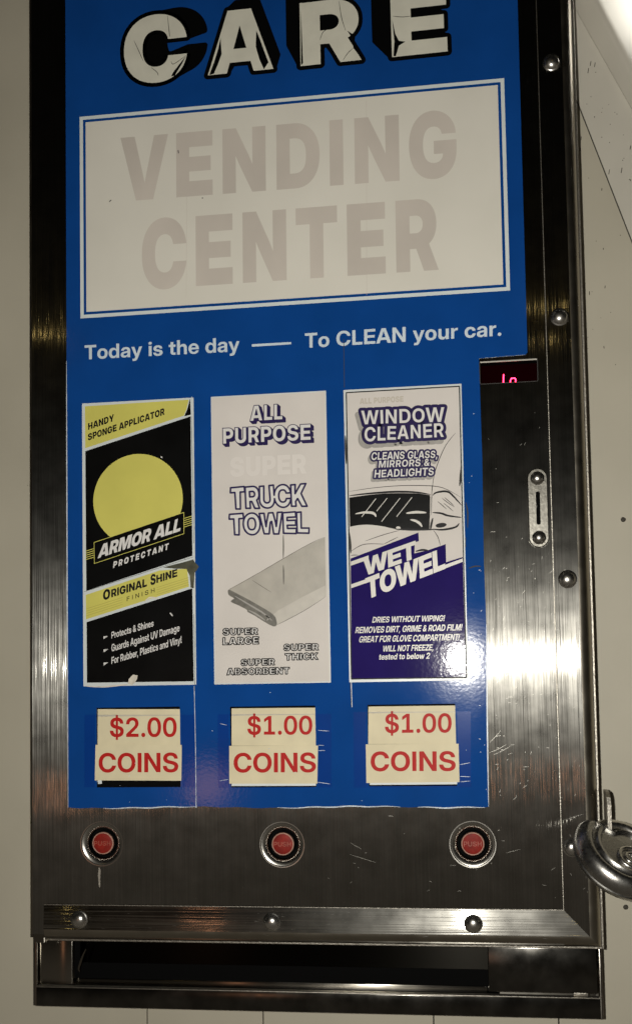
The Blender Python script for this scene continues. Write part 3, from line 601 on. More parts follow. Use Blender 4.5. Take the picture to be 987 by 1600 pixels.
 'S': (642, '326,-12 ~237,-12 ~108,49 ~38,163 38,241 149,241 ~149,193 ~191,122 ~271,85 326,85 ~377,85 ~452,114 ~494,168 494,204 ~494,233 ~465,275 ~402,307 351,319 269,339 ~156,365 ~53,462 53,540 ~53,605 ~118,703 ~238,757 318,757 ~398,757 ~516,700 ~582,595 584,522 477,522 ~473,587 ~387,660 316,660 ~272,660 ~203,631 ~163,579 163,545 ~163,518 ~192,478 ~255,448 306,435 386,416 ~442,403 ~524,365 ~578,315 ~604,250 604,210 ~604,143 ~536,43 ~410,-12'),
 'T': (633, '24,648 24,745 609,745 609,648 373,648 373,0 262,0 262,648'),
 'U': (720, '360,-12 ~271,-12 ~138,57 ~65,178 65,255 65,745 175,745 175,264 ~175,213 ~220,134 ~303,88 360,88 ~418,88 ~501,134 ~546,213 546,264 546,745 656,745 656,255 ~656,177 ~583,57 ~450,-12'),
},
}


CAP = 1490 / 2 * 1.0
_gc = {}


def glyph(w, ch):
    k = (w, ch)
    if k in _gc:
        return _gc[k]
    adv, s = FONT[w][ch]
    cs = []
    for c in s.split('|'):
        if not c:
            continue
        pts = []
        for t in c.split():
            on = t[0] != '~'
            x, y = t.lstrip('~').split(',')
            pts.append((float(x), float(y), on))
        ex = []
        n = len(pts)
        for i in range(n):
            ex.append(pts[i])
            q = pts[(i + 1) % n]
            if not pts[i][2] and not q[2]:
                ex.append(((pts[i][0] + q[0]) / 2, (pts[i][1] + q[1]) / 2, True))
        s0 = next(i for i in range(len(ex)) if ex[i][2])
        ex = ex[s0:] + ex[:s0] + [ex[s0]]
        o = []
        i = 0
        while i < len(ex) - 1:
            p = ex[i]
            if ex[i + 1][2]:
                o.append(p[:2])
                i += 1
            else:
                a, c_, b = p, ex[i + 1], ex[i + 2]
                for j in range(4):
                    t = j / 4
                    o.append(tuple((1 - t) ** 2 * a[m] + 2 * t * (1 - t) * c_[m] + t * t * b[m] for m in (0, 1)))
                i += 2
        cl = []
        for p in o:
            if not cl or math.hypot(p[0] - cl[-1][0], p[1] - cl[-1][1]) > 0.5:
                cl.append(p)
        cs.append(cl)
    _gc[k] = (adv, cs)
    return _gc[k]


def text(s, w, BL, BR, TL, sp=0.0, warp=None, jitter=0.0):
    """contours of a line of lettering whose inked left and right ends sit at BL and BR and whose capitals reach up to TL"""
    x = 0
    out = []
    rnd = random.Random(s)
    for ch in s:
        if ch == ' ':
            x += FONT[w].get(' ', (270, ''))[0] + sp * 1024
            continue
        adv, cs = glyph(w, ch)
        ang = rnd.uniform(-jitter, jitter)
        sc = 1 + rnd.uniform(-jitter, jitter)
        for c in cs:
            g = []
            for a, b in c:
                if jitter:
                    a2, b2 = a - adv / 2, b - CAP / 2
                    a, b = adv / 2 + (a2 * math.cos(ang) - b2 * math.sin(ang)) * sc, CAP / 2 + (a2 * math.sin(ang) + b2 * math.cos(ang)) * sc
                if warp:
                    a, b = warp(a, b, adv)
                g.append((a + x, b))
            out.append(g)
        x += adv + sp * 1024
    x0 = min(p[0] for c in out for p in c)
    x1 = max(p[0] for c in out for p in c)
    ux, uz = (BR[0] - BL[0]) / (x1 - x0), (BR[1] - BL[1]) / (x1 - x0)
    vx, vz = (TL[0] - BL[0]) / CAP, (TL[1] - BL[1]) / CAP
    return [[(BL[0] + (a - x0) * ux + b * vx, BL[1] + (a - x0) * uz + b * vz) for a, b in c] for c in out]


def merged(cs):
    """true outlines of letters whose strokes were drawn as overlapping shapes"""
    me = fill(cs, 0, winding=True)
    nxt = {}
    es = set()
    for p in me.polygons:
        v = list(p.vertices)
        es |= {(v[i], v[(i + 1) % len(v)]) for i in range(len(v))}
    for a, b in es:
        if (b, a) not in es:
            nxt.setdefault(a, []).append(b)
    pts = [(v.co.x / S, v.co.z / S) for v in me.vertices]
    bpy.data.meshes.remove(me)
    out = []
    while nxt:
        a = next(iter(nxt))
        loop = []
        while a in nxt:
            loop.append(pts[a])
            b = nxt[a].pop()
            if not nxt[a]:
                del nxt[a]
            a = b
        if len(loop) > 2:
            out.append(loop)
    return out


def shift(cs, dx, dz):
    return [[(x + dx, z + dz) for x, z in c] for c in cs]


def outer_only(cs):
    """drop the counters (holes) of a set of letter contours"""
    def inside(p, c):
        r = False
        for i in range(len(c)):
            a, b = c[i - 1], c[i]
            if (a[1] > p[1]) != (b[1] > p[1]) and p[0] < (b[0] - a[0]) * (p[1] - a[1]) / (b[1] - a[1]) + a[0]:
                r = not r
        return r
    return [c for c in cs if not any(o is not c and inside(c[0], o) for o in cs)]


def hull_geo(cs, w, d):
    """letters thickened by w all round, counters filled, as one backing shape"""
    V, F = [], []
    stroke_geo(cs, w, d, V, F, closed=True)
    me = fill(outer_only(cs), d - 0.035, winding=True)
    b = len(V)
    V += [tuple(c / S for c in v.co) for v in me.vertices]
    F += [tuple(b + i for i in p.vertices) for p in me.polygons]
    bpy.data.meshes.remove(me)
    return mesh_from(V, F)


# ================================================================== the wall behind
WALL = 46.0
wall = thing('metal_wall', 'cream painted metal panel wall with fine upright seams behind the vending cabinet', 'wall', (-135, WALL, -330))
seams = [-900, -640, -470, (-271.4, -268.3)[0], (-179.3, -266.1)[0], (-48.7, -263)[0], (43.7, -260.8)[0], 420, 900]
bm = bmesh.new()
for a, b in zip(seams, seams[1:]):
    add_box(bm, a + 0.45, b - 0.45, WALL, WALL + 8, -700, 1000, 0.3)
me = bpy.data.meshes.new('wall')
bm.to_mesh(me)
bm.free()
link('wall_panel', me, m_wall, wall)
link('panel_backing', box_mesh((-900, 900, WALL + 9, WALL + 12, -700, 1000)), m_gap, wall)
for px_ in [(102.5, 108.2), (94.8, -179.7)]:
    o = link('wall_screw', lathe([(0, -1.1), (1.2, -0.9), (1.9, 0.0), (1.9, 1.5)], 16), m_mark, wall, 60)
    o.location = Vector((px_[0], WALL, px_[1])) * S - Vector(wall.location)
# small nicks in the paint
nicks = []
for _ in range(22):
    x = random.uniform(78, 118)
    z = random.uniform(225, 480)
    L = random.choice([0.5, 0.6, 0.8, 1.2, 2.5]) * random.uniform(0.6, 1.2)
    nicks.append([(x, z), (x + random.uniform(-.3, .5) * L * 0.4, z + L)])
for _ in range(12):
    x = random.choice([random.uniform(-420, -352), random.uniform(80, 135)])
    z = random.uniform(-280, 250)
    nicks.append([(x, z), (x + random.uniform(-.3, .3), z + random.uniform(.4, 1.2))])
link('paint_nick', strokes(nicks, 0.55, WALL - 0.12), m_mark, wall)

# ================================================================== the slanting sheet-metal cover, top right
TR_ = thing('slanted_metal_cover', 'slanting cream sheet metal cover on the wall with one brightly lit white face', 'metal cover', (110, WALL, 400))
A0, A1 = (80.3, 428.5), (116.1, 319.7)
B0, B1 = (87, 484.5), (118.3, 419)
C0, C1 = (92.8, 501.6), (117.7, 443.2)


def extend(p, q, a, b):
    dx, dz = q[0] - p[0], q[1] - p[1]
    return (p[0] + dx * a, p[1] + dz * a), (p[0] + dx * b, p[1] + dz * b)


rowA = extend(A0, A1, -0.6, 2.4)
rowB = extend(B0, B1, -1.2, 3.4)
rowC = extend(C0, C1, -1.2, 3.4)
sheet = [(rowA, 45.8), (rowA, 45.0), (rowB, 36)]
Vv, Ff = [], []
for row, d in sheet:
    Vv += [(row[0][0], d, row[0][1]), (row[1][0], d, row[1][1])]
# rounded ridge between the near face and the lit face
nx_, nz_ = (C1[1] - C0[1]), -(C1[0] - C0[0])
L_ = math.hypot(nx_, nz_)
nx_, nz_ = -nx_ / L_, -nz_ / L_
if nx_ < 0:
    nx_, nz_ = -nx_, -nz_
for off, d in ((-3, 27.6), (-1.5, 26.6), (0, 26.0), (1.5, 25.8), (3, 26.1), (4.5, 26.9), (60, 60), (61, 66)):
    Vv += [(rowC[0][0] + nx_ * off, d, rowC[0][1] + nz_ * off), (rowC[1][0] + nx_ * off, d, rowC[1][1] + nz_ * off)]
for i in range(len(Vv) // 2 - 1):
    Ff.append((2 * i, 2 * i + 1, 2 * i + 3, 2 * i + 2))
link('cover_sheet', mesh_from(Vv, Ff), m_trim, TR_, 35)
mk = []
for _ in range(24):
    t = random.uniform(0.05, 1.0)
    u = random.uniform(0.05, 0.9)
    a = (A0[0] + (A1[0] - A0[0]) * t, A0[1] + (A1[1] - A0[1]) * t)
    b = (B0[0] + (B1[0] - B0[0]) * t, B0[1] + (B1[1] - B0[1]) * t)
    x, z = a[0] + (b[0] - a[0]) * u, a[1] + (b[1] - a[1]) * u
    dd = 45.0 + (36 - 45.0) * u
    L = random.choice([0.6, 0.8, 1.2, 4]) * random.uniform(0.5, 1.1)
    mk.append(((x, z), L, dd))
V, F = [], []
for (x, z), L, dd in mk:
    stroke_geo([[(x, z), (x + 0.2 * L, z + L)]], 0.5, dd - 0.7, V, F)
link('scuff_mark', mesh_from(V, F), m_mark, TR_)
link('cover_joint', strokes([list(rowA)], 0.9, 44.6), m_mark, TR_)
link('cover_fold_glint', strokes([list(rowB)], 0.35, 35.7), m_rim, TR_)  # thin pale line painted for the light on the fold

# ================================================================== the vending cabinet
VM = thing('vending_machine', 'stainless steel wall vending machine with a blue sign, three product stickers and red push buttons', 'vending machine', (-135, 40, -252))
TOP = 640.0
DL, DR, DB = -346.5, 75.2, -201.0
SX, SZ = 46.5, -171.2             # inner corner of the frame flanges
buttons = [(-289.6, -126.6), (-153, -126.9), (-15.3, -126.4)]
R_OUT = 15.2
disp = [(-1.5, 221.2), (39.9, 220.5), (39.6, 203.7), (-1.9, 204.6)]
dx0, dx1 = disp[0][0], disp[1][0]
dz1, dz0 = disp[0][1], disp[3][1]
windows = [[(-292.8, -25.6), (-228.4, -84.9)], [(-190.3, -26.3), (-126.8, -85.3)], [(-88.5, -26.4), (-25.3, -84.9)]]

# door face, with its openings cut through
holes = [circle(x, z, R_OUT, 56) for x, z in buttons]
holes.append(round_poly(rect(dx0, dz0, dx1, dz1), 1.2))
for (a, b) in windows:
    holes.append(rect(a[0], b[1], b[0], a[1]))
face = fill([rect(DL + 3, -193.5, SX + 3, TOP)] + holes, 0.0)
door = link('door_face', face, m_steel, VM)
# bent left edge of the door
Vv, Ff = [], []
prof = [(DL + 3 - 3 * math.sin(a), 3 - 3 * math.cos(a)) for a in [i * math.pi / 16 for i in range(9)]] + [(DL, 26), (DL + 2, 26)]
for x, y in prof:
    Vv += [(x, y, -195.0), (x, y, TOP)]
for i in range(len(prof) - 1):
    Ff.append((2 * i, 2 * i + 1, 2 * i + 3, 2 * i + 2))
link('bent_edge', mesh_from(Vv, Ff), m_bend, door, 50)
link('door_underside', box_mesh((DL + 1, SX, 0.4, 14, -196, -193.6)), m_body, door)

# frame flanges along the right and the bottom, with a rolled outer bead and a raw cut lip
RX, RZ = 1.0, 1.04


def flange(prof, vertical):
    Vv, Ff = [], []
    for o, y in prof:
        if vertical:
            Vv += [(SX + o * RX, y, SZ - o * RZ), (SX + o * RX, y, TOP)]
        else:
            Vv += [(SX + o * RX, y, SZ - o * RZ), (-334.3, y, SZ - o * RZ)]
    for i in range(len(prof) - 1):
        Ff.append((2 * i, 2 * i + 1, 2 * i + 3, 2 * i + 2) if vertical else (2 * i, 2 * i + 2, 2 * i + 3, 2 * i + 1))
    return mesh_from(Vv, Ff)


flat = [(0.0, -0.05), (0.35, -0.75), (0.7, -1.0), (17.6, -1.5)]
bead = [(17.6, -1.5)] + [(17.6 + 8.4 * math.sin(a), -1.5 + 8.4 * (1 - math.cos(a))) for a in [i * math.pi / 28 for i in range(1, 15)]] + [(26.0, 12)]
lip = [(26.3, 8.6), (26.6, 8.2), (27.7, 8.2), (28.1, 8.6), (28.1, 30), (20, 30)]
rf = link('side_flange', flange(flat, True), m_steel, VM, 40)
bf = link('bottom_flange', flange(flat, False), m_steel_h, VM, 40)
link('rolled_bead', flange(bead, True), m_bend, rf, 60)
link('rolled_bead', flange(bead, False), m_bend, bf, 60)
link('cut_lip', flange(lip, True), m_rim, rf, 40)
link('cut_lip', flange(lip, False), m_rim, bf, 40)
# plain end of the bead at the lower left
link('bead_end', box_mesh((-343.5, -334.3, 0.6, 14, -200.2, -193.6, 0.6)), m_body, bf)

# domed rivets
dome = [(0, -3.6), (1.5, -3.5), (3.0, -3.05), (4.4, -2.15), (5.3, -1.0), (5.75, 0.0)]
riv = lathe([(r * 1.02, y - 1.3) for r, y in dome] + [(6.5, -1.3), (6.6, -1.0)], 36)
for p in [(56.5, 440), (56.6, 250.4), (56.5, 60.6), (53.9, -128.2), (-306.7, -182), (-161.2, -182.1), (-16.2, -181.7)]:
    o = link('rivet', riv, m_chrome if not riv.materials else None, VM, 180)
    o.location = Vector((p[0], -0.2 if p[1] > -150 else -0.4, p[1])) * S - Vector(VM.location)

# push buttons in their stamped dishes
for x, z in buttons:
    b = bpy.data.objects.new('push_button', None)
    b.empty_display_size = 0.01
    col.objects.link(b)
    b.parent = VM
    b.location = -Vector(VM.location)
    dish = lathe([(16.6, -0.03), (15.9, 0.0), (15.2, 0.1), (14.4, 0.35), (13.6, 0.75), (12.8, 1.3), (12.1, 2.0), (11.4, 3.0)], 56, (x, 0, z))
    link('dish', dish, m_dish, b, 60)
    sl = lathe([(11.5, 2.9), (11.3, 8.5), (9.2, 8.5), (9.2, 3.8), (8.95, 3.4), (8.2, 3.4)], 40, (x, 0, z))
    link('collar', sl, m_hole, b, 40)
    cap = lathe([(0, 2.0), (4.0, 2.05), (6.6, 2.25), (7.3, 2.45)], 44, (x, 0, z))
    link('cap', cap, m_button, b, 60)
    link('cap_edge', lathe([(7.3, 2.42), (7.7, 2.2), (8.1, 2.4), (8.25, 3.0), (8.25, 8)], 44, (x, 0, z)), m_buttonring, b, 60)
    link('lettering', fill(text('PUSH', 'M', (x - 6.4, z - 1.6), (x + 6.2, z - 1.6), (x - 6.4, z + 1.7), 0.04), 1.9, winding=True), m_buttontext, b)

# price windows
WINDOW_BACK = 4.0
for (a, b) in windows:
    link('price_window', box_mesh((a[0] - 2, b[0] + 2, WINDOW_BACK, WINDOW_BACK + 2, b[1] - 2, a[1] + 2)), m_hole, VM)

# display
dis = link('display', box_mesh((dx0 - 3, dx1 + 3, 11.0, 13, dz0 - 6, dz1 + 3)), m_display, VM)
bmz = bmesh.new()
add_box(bmz, dx0 - 2, dx0, 0.3, 12, dz0 - 2, dz1 + 2)
add_box(bmz, dx1, dx1 + 2, 0.3, 12, dz0 - 2, dz1 + 2)
add_box(bmz, dx0, dx1, 0.3, 12, dz1, dz1 + 2)
add_box(bmz, dx0, dx1, 0.3, 12, dz0 - 2, dz0)
me = bpy.data.meshes.new('walls')
bmz.to_mesh(me)
bmz.free()
link('display_recess', me, m_hole, dis)
fr = round_poly(rect(dx0, dz0, dx1, dz1), 1.2)
link('display_edge', strokes([fr], 0.55, -0.15, True), m_gap, dis)
link('display_top_edge', fill([rect(dx0 + 0.4, dz1 - 1.0, dx1 - 0.3, dz1 - 0.05)], -0.25, 0.6), m_bright, dis)
one = [(15.8, 214), (15.4, 207.1)]
ring = [(20.3, 206.9), (20.7, 209.5), (21.4, 210.7), (23.8, 210.8), (24.5, 209.5), (24.1, 206.7)]
link('digit', strokes([one, [one[1], (one[1][0] - 0.1, one[1][1] - 5)]], 0.75, 10.6), m_led, dis)
link('digit', strokes([ring, [ring[-1], (ring[-1][0], ring[-1][1] - 3), (ring[0][0], ring[0][1] - 3), ring[0]]], 0.75, 10.6), m_led, dis)

# coin slot plate
c1, c2 = (37.3, 133.8), (37.4, 90.9)
pcx = (c1[0] + c2[0]) / 2
HW = 7.2
zt, zb = c1[1], c2[1]


def stadium(h, n=14):
    o = []
    for i in range(n + 1):
        a = math.pi * i / n
        o.append((pcx + h * math.cos(a), zt + h * math.sin(a)))
    for i in range(n + 1):
        a = math.pi + math.pi * i / n
        o.append((pcx + h * math.cos(a), zb + h * math.sin(a)))
    return o


st, sb = (37.2, 124.2), (37, 100.3)
slot = round_poly(rect(pcx - 1.45, sb[1], pcx + 1.45, st[1]), 1.3)
plate = link('coin_slot_plate', fill([stadium(HW - 0.7), slot], -1.6, 0.1), m_plate, VM)
Vv, Ff = [], []
s0, s1, s2 = stadium(HW - 0.7), stadium(HW), stadium(HW)
n = len(s0)
for ss, y in ((s0, -1.6), ([((a[0] * 0.4 + b[0] * 0.6), (a[1] * 0.4 + b[1] * 0.6)) for a, b in zip(s0, s1)], -1.35), (s1, -0.8), (s2, 0.1)):
    Vv += [(x, y, z) for x, z in ss]
for r in range(3):
    for i in range(n):
        j = (i + 1) % n
        Ff.append((r * n + i, r * n + j, (r + 1) * n + j, (r + 1) * n + i))
link('plate_edge', mesh_from(Vv, Ff), m_plate, plate, 60)
link('slot_hole', fill([round_poly(rect(pcx - 1.45, sb[1], pcx + 1.45, st[1]), 1.3)], -0.06), m_hole, plate)
srv = lathe([(0, -3.2), (1.4, -3.05), (2.8, -2.5), (3.7, -1.5), (4.15, -0.3), (4.2, 0), (4.9, 0.0), (5.0, 0.2)], 32)
for z in (zt, zb):
    o = link('rivet', srv, m_chrome if not srv.materials else None, plate, 180)
    o.location = Vector((pcx, -1.7, z)) * S

# carcass behind the door
link('cabinet_side', box_mesh((DL + 2.5, 74.5, 30, WALL - 0.5, -196, TOP, 0.5)), m_body, VM)

# lower tray housing
BD = 14.0
lf = (-348.9, -200.9)
lfx = lf[0]
lowR = (73, -236.2)[0]
opL, opR = (-318.9, -208.1), (-7.6, -230.5)
lipT = (-210.5, -236)
lipZ = (-128.8, -235)[1]
botZ = (-129.1, -249.9)[1]
opZ0 = (-129.8, -231.1)[1]
house = link('tray_housing', box_mesh(
    (lfx, lfx + 3.2, 12, WALL - 0.5, botZ, -196, 0.4),
    (lowR - 2.2, lowR, 12, WALL - 0.5, botZ, -201.5, 0.4),
    (lfx + 3.2, lowR - 2.2, 41, WALL - 0.5, botZ, -196)), m_body, VM, 40)
link('tray_lip', box_mesh((lfx + 3.0, lowR - 2.0, 11, 16, botZ + 0.3, lipZ - 0.9, 0.3)), m_cover, house, 40)  # darker steel in place of tilting the lip away from the flash
link('lip_edge_glint', box_mesh((lfx + 3.0, lowR - 2.0, 10.7, 16, lipZ - 0.9, lipZ, 0.3)), m_rim, house, 40)  # pale strip added for the light along the lip's top
link('tray_ledge', box_mesh((lfx + 4, opR[0], 19, 20.6, opZ0 - 4.5, opZ0, 0.5)), m_body, house, 40)
link('bracket', box_mesh((lfx + 4.2, opL[0], 14.5, 17, opZ0 - 3.2, -196, 0.5)), m_body, house, 40)
cvL, cvB = (-6.9, -234.2), (69.3, -232.2)
link('cover_plate', box_mesh((cvL[0], cvB[0] + 0.3, 12.3, 15, cvB[1] - 0.4, -201, 0.9)), m_cover, house, 40)
link('cover_tab', box_mesh((cvB[0] - 16.5, cvB[0] - 6.5, 12.6, 14.6, cvB[1] - 2.6, cvB[1] + 0.2, 0.3)), m_rim, house, 40)
link('flap', box_mesh((opL[0], opR[0] + 4, 30, 32, (-131.6, -222.1)[1], -190)), m_flap, house)
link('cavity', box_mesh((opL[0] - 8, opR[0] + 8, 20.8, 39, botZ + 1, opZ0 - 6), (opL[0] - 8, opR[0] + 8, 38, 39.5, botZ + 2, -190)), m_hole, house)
sm = [(-310, -209), (-312.8, -214.8), (-314.6, -219.9), (-315.9, -224.3), (-314.7, -226.4)]
link('torn_tape', taper_strokes([sm], 1.6, 19.5), m_body, house)

# hasp tab beside the door
hx0, hx1 = (78, -98.6)[0], (80.6, -98.6)[0]
ht, hb = (78, -89.5)[1], (77, -121.6)[1]
hp = [(-9, hb - 14), (-9, ht - 8), (-7, ht - 3), (-2, ht), (14, ht), (14, hb - 14)]
Vv, Ff = [], []
for x in (hx0, hx1):
    Vv += [(x, y, z) for y, z in hp]
n = len(hp)
Ff.append(tuple(range(n)))
Ff.append(tuple(reversed(range(n, 2 * n))))
for i in range(n):
    j = (i + 1) % n
    Ff.append((i, i + n, j + n, j))
link('hasp', mesh_from(Vv, Ff), m_rim, VM)

# scratches and drips in the steel
SCR = []


def scatter(n, x0, x1, z0, z1, lmin, lmax, amin, amax):
    for _ in range(n):
        x, z = random.uniform(x0, x1), random.uniform(z0, z1)
        L = random.uniform(lmin, lmax) * random.random()
        a = math.radians(random.uniform(amin, amax))
        c = random.uniform(-.15, .15)
        SCR.append([(x, z), (x + L / 2 * math.cos(a), z + L / 2 * math.sin(a)), (x + L * math.cos(a + c), z + L * math.sin(a + c))])


scatter(70, 2, 46, -5, 95, 1, 4, 20, 80)
scatter(60, 2, 46, -95, -5, 1, 5, -10, 70)
scatter(40, 48, 64, -160, 95, 0.6, 3, 20, 160)
scatter(24, -150, 46, -165, -105, 1, 6, -40, 50)
scatter(14, 2, 44, 95, 190, 1, 6, -20, 90)
for ln in ([(-33.9, -185)][:0],):
    pass
SCR.append([(48.7, -109), (55.4, -106.8), (62.6, -104.6)])
SCR.append([(-103.5, -133.2), (-93.4, -136.4), (-84.6, -139)])
SCR.append([(-102.5, -125), (-98.8, -127.3), (-94.6, -129.5)])
SCR.append([(8, -131.9), (13.4, -130.5), (17.9, -129.2)])
SCR.append([(0.8, -63), (7.2, -60.3), (13.2, -56.8)])
SCR.append([(-2.3, -61.6), (4.6, -58.9), (10.1, -55.8)])
SCR.append([(-1.6, -54.4), (3, -49.9), (6.7, -45.8)])
SCR.append([(20.5, -86.6), (22.7, -85.2), (24.1, -84.4)])
scr = link('scratches', taper_strokes(SCR, 0.2, -1.75), m_scratch, VM)
bx = []
for _ in range(130):
    x = random.uniform(-330, 40)
    z = random.uniform(-192, -174)
    L = random.uniform(.5, 4) * random.random()
    bx.append([(x, z), (x + L, z + random.uniform(-.3, .5))])

wear = link('edge_wear', taper_strokes(bx, 0.2, -1.75), m_scratch, VM)
scr['kind'] = 'stuff'
wear['kind'] = 'stuff'
link('flange_edge_glint', strokes([[(SX + 0.2, TOP), (SX + 0.2, SZ - 0.2), (-334.2, SZ - 0.2)]], 0.5, -1.2), m_rim, VM)  # pale strip added for the light that the flange bevel would catch
link('drip_stain', taper_strokes([[(-291.4, -144.1), (-291.3, -147.2), (-291.5, -150.8), (-291.2, -158.6)]], 1.9, -0.1), m_smear, VM)

# ------------------------------------------------------------------ blue sign panel
SL, SR, SB = -315.3, 33.0, -99.8
wav = [(x, SB + 0.5 * math.sin(x * 0.05) + 0.3 * math.sin(x * 0.23)) for x in range(-312, -4, 6)]
outline = [(SL, SB + 0.3)] + wav + [(-3.6, SB), (-2.9, -40), (-1.6, 30), (-2.2, 75), (-1.4, 150), (-1.9, 223.6), (31.5, 224.4), (33.0, 226.0), (33.1, 300), (33.4, TOP - 5), (SL, TOP - 5)]
sign = link('sign_panel', fill([outline] + [rect(a[0], b[1], b[0], a[1]) for a, b in windows], -0.45, 0.4), m_blue, VM)
sign['label'] = 'large glossy blue sign sheet on the door'
edge = [[(x, z - 0.1) for x, z in wav if x < -180 or x > -120], [(-3.4, SB), (-2.8, -40), (-1.5, 30)], [(SL, SB), (SL - 0.1, 100), (SL, 240)]]
link('sheet_edge', taper_strokes([edge[0][0:22]], 0.7, -0.5) if False else taper_strokes([[p for p in wav if -160 < p[0] < -60], [p for p in wav if -60 < p[0]], [p for p in wav if -290 < p[0] < -215], edge[1], edge[2]], 0.9, -0.55), m_vinyl_edge, sign)
cr = [[(-100.7, 244), (-100.9, 207.4)], [(-99.7, 191.1), (-99.3, 86.5)], [(-100.7, -9.8), (-100.1, -27.9)]]
for c in cr:
    link('sheet_crack', strokes([c], 0.45, -0.6), m_gap, sign)
for c in ([(-217.2, -10.6), (-216.7, -56.9), (-216.7, -100.1)], [(-100, -7.1), (-99.7, -27.9)], [(-216.9, 206.9), (-215.9, 158.1)]):
    link('sheet_crack', strokes([c], 0.5, -0.62), m_vinyl_edge, sign)
# specks and scuffs on the vinyl
sp = []
for _ in range(28):
    x, z = random.choice([(random.uniform(-312, -6), random.uniform(-97, -12)), (random.uniform(-14, -4), random.uniform(-95, 200))])
    L = random.uniform(.3, 1.6)
    a = random.uniform(-.4, .6)
    sp.append([(x, z), (x + L * math.cos(a), z + L * math.sin(a))])
for q in ([(-124.9, -44.3), (-116.6, -45)], [(-125.1, -55), (-120.6, -55.3)], [(-125.1, -59), (-119.9, -59)], [(-126, -81.7), (-116.7, -83.1)], [(-198, -38.5), (-192.6, -39.8)], [(-198.5, -80.3), (-192.2, -79.4)],
          [(-23, -69.9), (-15.8, -68.5)], [(-23.2, -78.1), (-15.8, -78.5)], [(-23.3, -82), (-16.1, -81.5)]):
    sp.append(q)
scf = link('scuffs', taper_strokes(sp, 0.4, -1.0), m_vinyl_edge, sign)
scf['kind'] = 'stuff'
link('scuff', taper_strokes([[(-13, 70.6), (-8.8, 71.9), (-4.3, 71.7)], [(-14.1, 118.6), (-12.9, 111.5), (-13.2, 99.9)], [(-14.7, 93), (-15.3, 89.3), (-14.9, 86)]], 1.0, -0.62), m_gap, sign)

# white box with double border
box_o = [(-304.1, 431.9), (21.9, 431.6), (21.8, 272.5), (-303.8, 272.4)]
bx0, bx1, bz1, bz0 = -304.0, 21.9, 431.8, 272.4
link('white_box', fill([rect(bx0, bz0, bx1, bz1), rect(bx0 + 2.7, bz0 + 2.7, bx1 - 2.7, bz1 - 2.7)], -0.55), m_linewhite, sign)
wb = link('white_field', fill([rect(bx0 + 4.8, bz0 + 4.8, bx1 - 4.8, bz1 - 4.8)], -0.57), m_cream, sign)
link('lettering', fill(text('VENDING', 'K', (-271.5, 361.7), (-14.3, 360.6), (-271.2, 412.1), 0.085), -0.62, winding=True), m_fade, sign)
link('lettering', fill(text('CENTER', 'K', (-255, 291.5), (-29.4, 291.3), (-254.7, 345.8), 0.085), -0.62, winding=True), m_fade, sign)
hair = [[(-80.2, 423.7), (-82.9, 276)], [(-219, 361), (-220.3, 283.4)]]
for pc_ in hair:
    link('hairline', strokes([pc_], 0.2, -0.64), m_fade, sign)
for pc_ in [[(-280.5, 362.3), (-278.9, 363.6)], [(-206.9, 360), (-206.8, 358.9)], [(-225.5, 398.5), (-225.2, 395.9)]]:
    link('speck', strokes([pc_], 0.7, -0.64), m_gap, sign)
# slogan
link('lettering', fill(text('Today is the day', 'B', (-300.8, 240.2), (-179.5, 239.4), (-300.8, 251.2)), -0.6, winding=True), m_slogan, sign)
link('lettering', fill(text('To CLEAN your car.', 'B', (-130, 238.9), (14.7, 239.4), (-129.8, 250)), -0.6, winding=True), m_slogan, sign)
link('slogan_dash', fill([[(-170.2, 242.3), (-140.2, 242.4), (-140.2, 244.1), (-170.2, 244.2)]], -0.6), m_slogan, sign)

# big block letters with their black block shadow
care = [('C', (-267.9, 453.8), (-217.8, 454.4), (-267.9, 506.6), (-129.7, 545.1)),
        ('A', (-201.5, 455.2), (-150.5, 455.4), (-201.8, 504.6), (-173.9, 518.2)),
        ('R', (-129.6, 455.5), (-83.2, 455.9), (-129.6, 504.9), (-151.7, 518.7)),
        ('E', (-60.3, 455.7), (-18.9, 456.1), (-60.7, 502.9), (-77.9, 513.7))]
vanish = [(0.34, (-182.8, 494.7)), (0.30, (-179.8, 504.4)), (0.36, (-131.8, 502.3)), (0.30, (-85.8, 508.8))]
# the far end of each shadow: a shift (in mm) towards the middle of the word
far = [(16.5, 4.5), (6.0, 8.0), (-11.5, 14.5), (-15.0, 11.5)]
for (ch, bl, br, tl, _), (fx, fz) in zip(care, far):
    cs = text(ch, 'K', bl, br, tl)
    outer = outer_only(cs)
    mx_ = sum(p[0] for p in cs[0]) / len(cs[0])
    mz_ = sum(p[1] for p in cs[0]) / len(cs[0])
    sweep = []
    for c in outer:
        far_c = [(mx_ + (x - mx_) * 0.9 + fx, mz_ + (z - mz_) * 0.9 + fz) for x, z in c]
        n = len(c)
        for q in [c, far_c] + [[c[i], c[(i + 1) % n], far_c[(i + 1) % n], far_c[i]] for i in range(n)]:
            area = sum(q[k - 1][0] * q[k][1] - q[k][0] * q[k - 1][1] for k in range(len(q)))
            sweep.append(q if area > 0 else q[::-1])
    link('letter_shadow', fill(sweep, -0.58, winding=True), m_careblack, sign)
    link('shadow_edge', strokes([max(merged(sweep), key=len)], 4.4, -0.54, True), m_careblack, sign)
    V, F = [], []
    stroke_geo(cs, 6.4, -0.60, V, F, closed=True)
    link('letter_outline', mesh_from(V, F), m_careblack, sign)
    link('lettering', fill(cs, -0.66, winding=True), m_carewhite, sign)
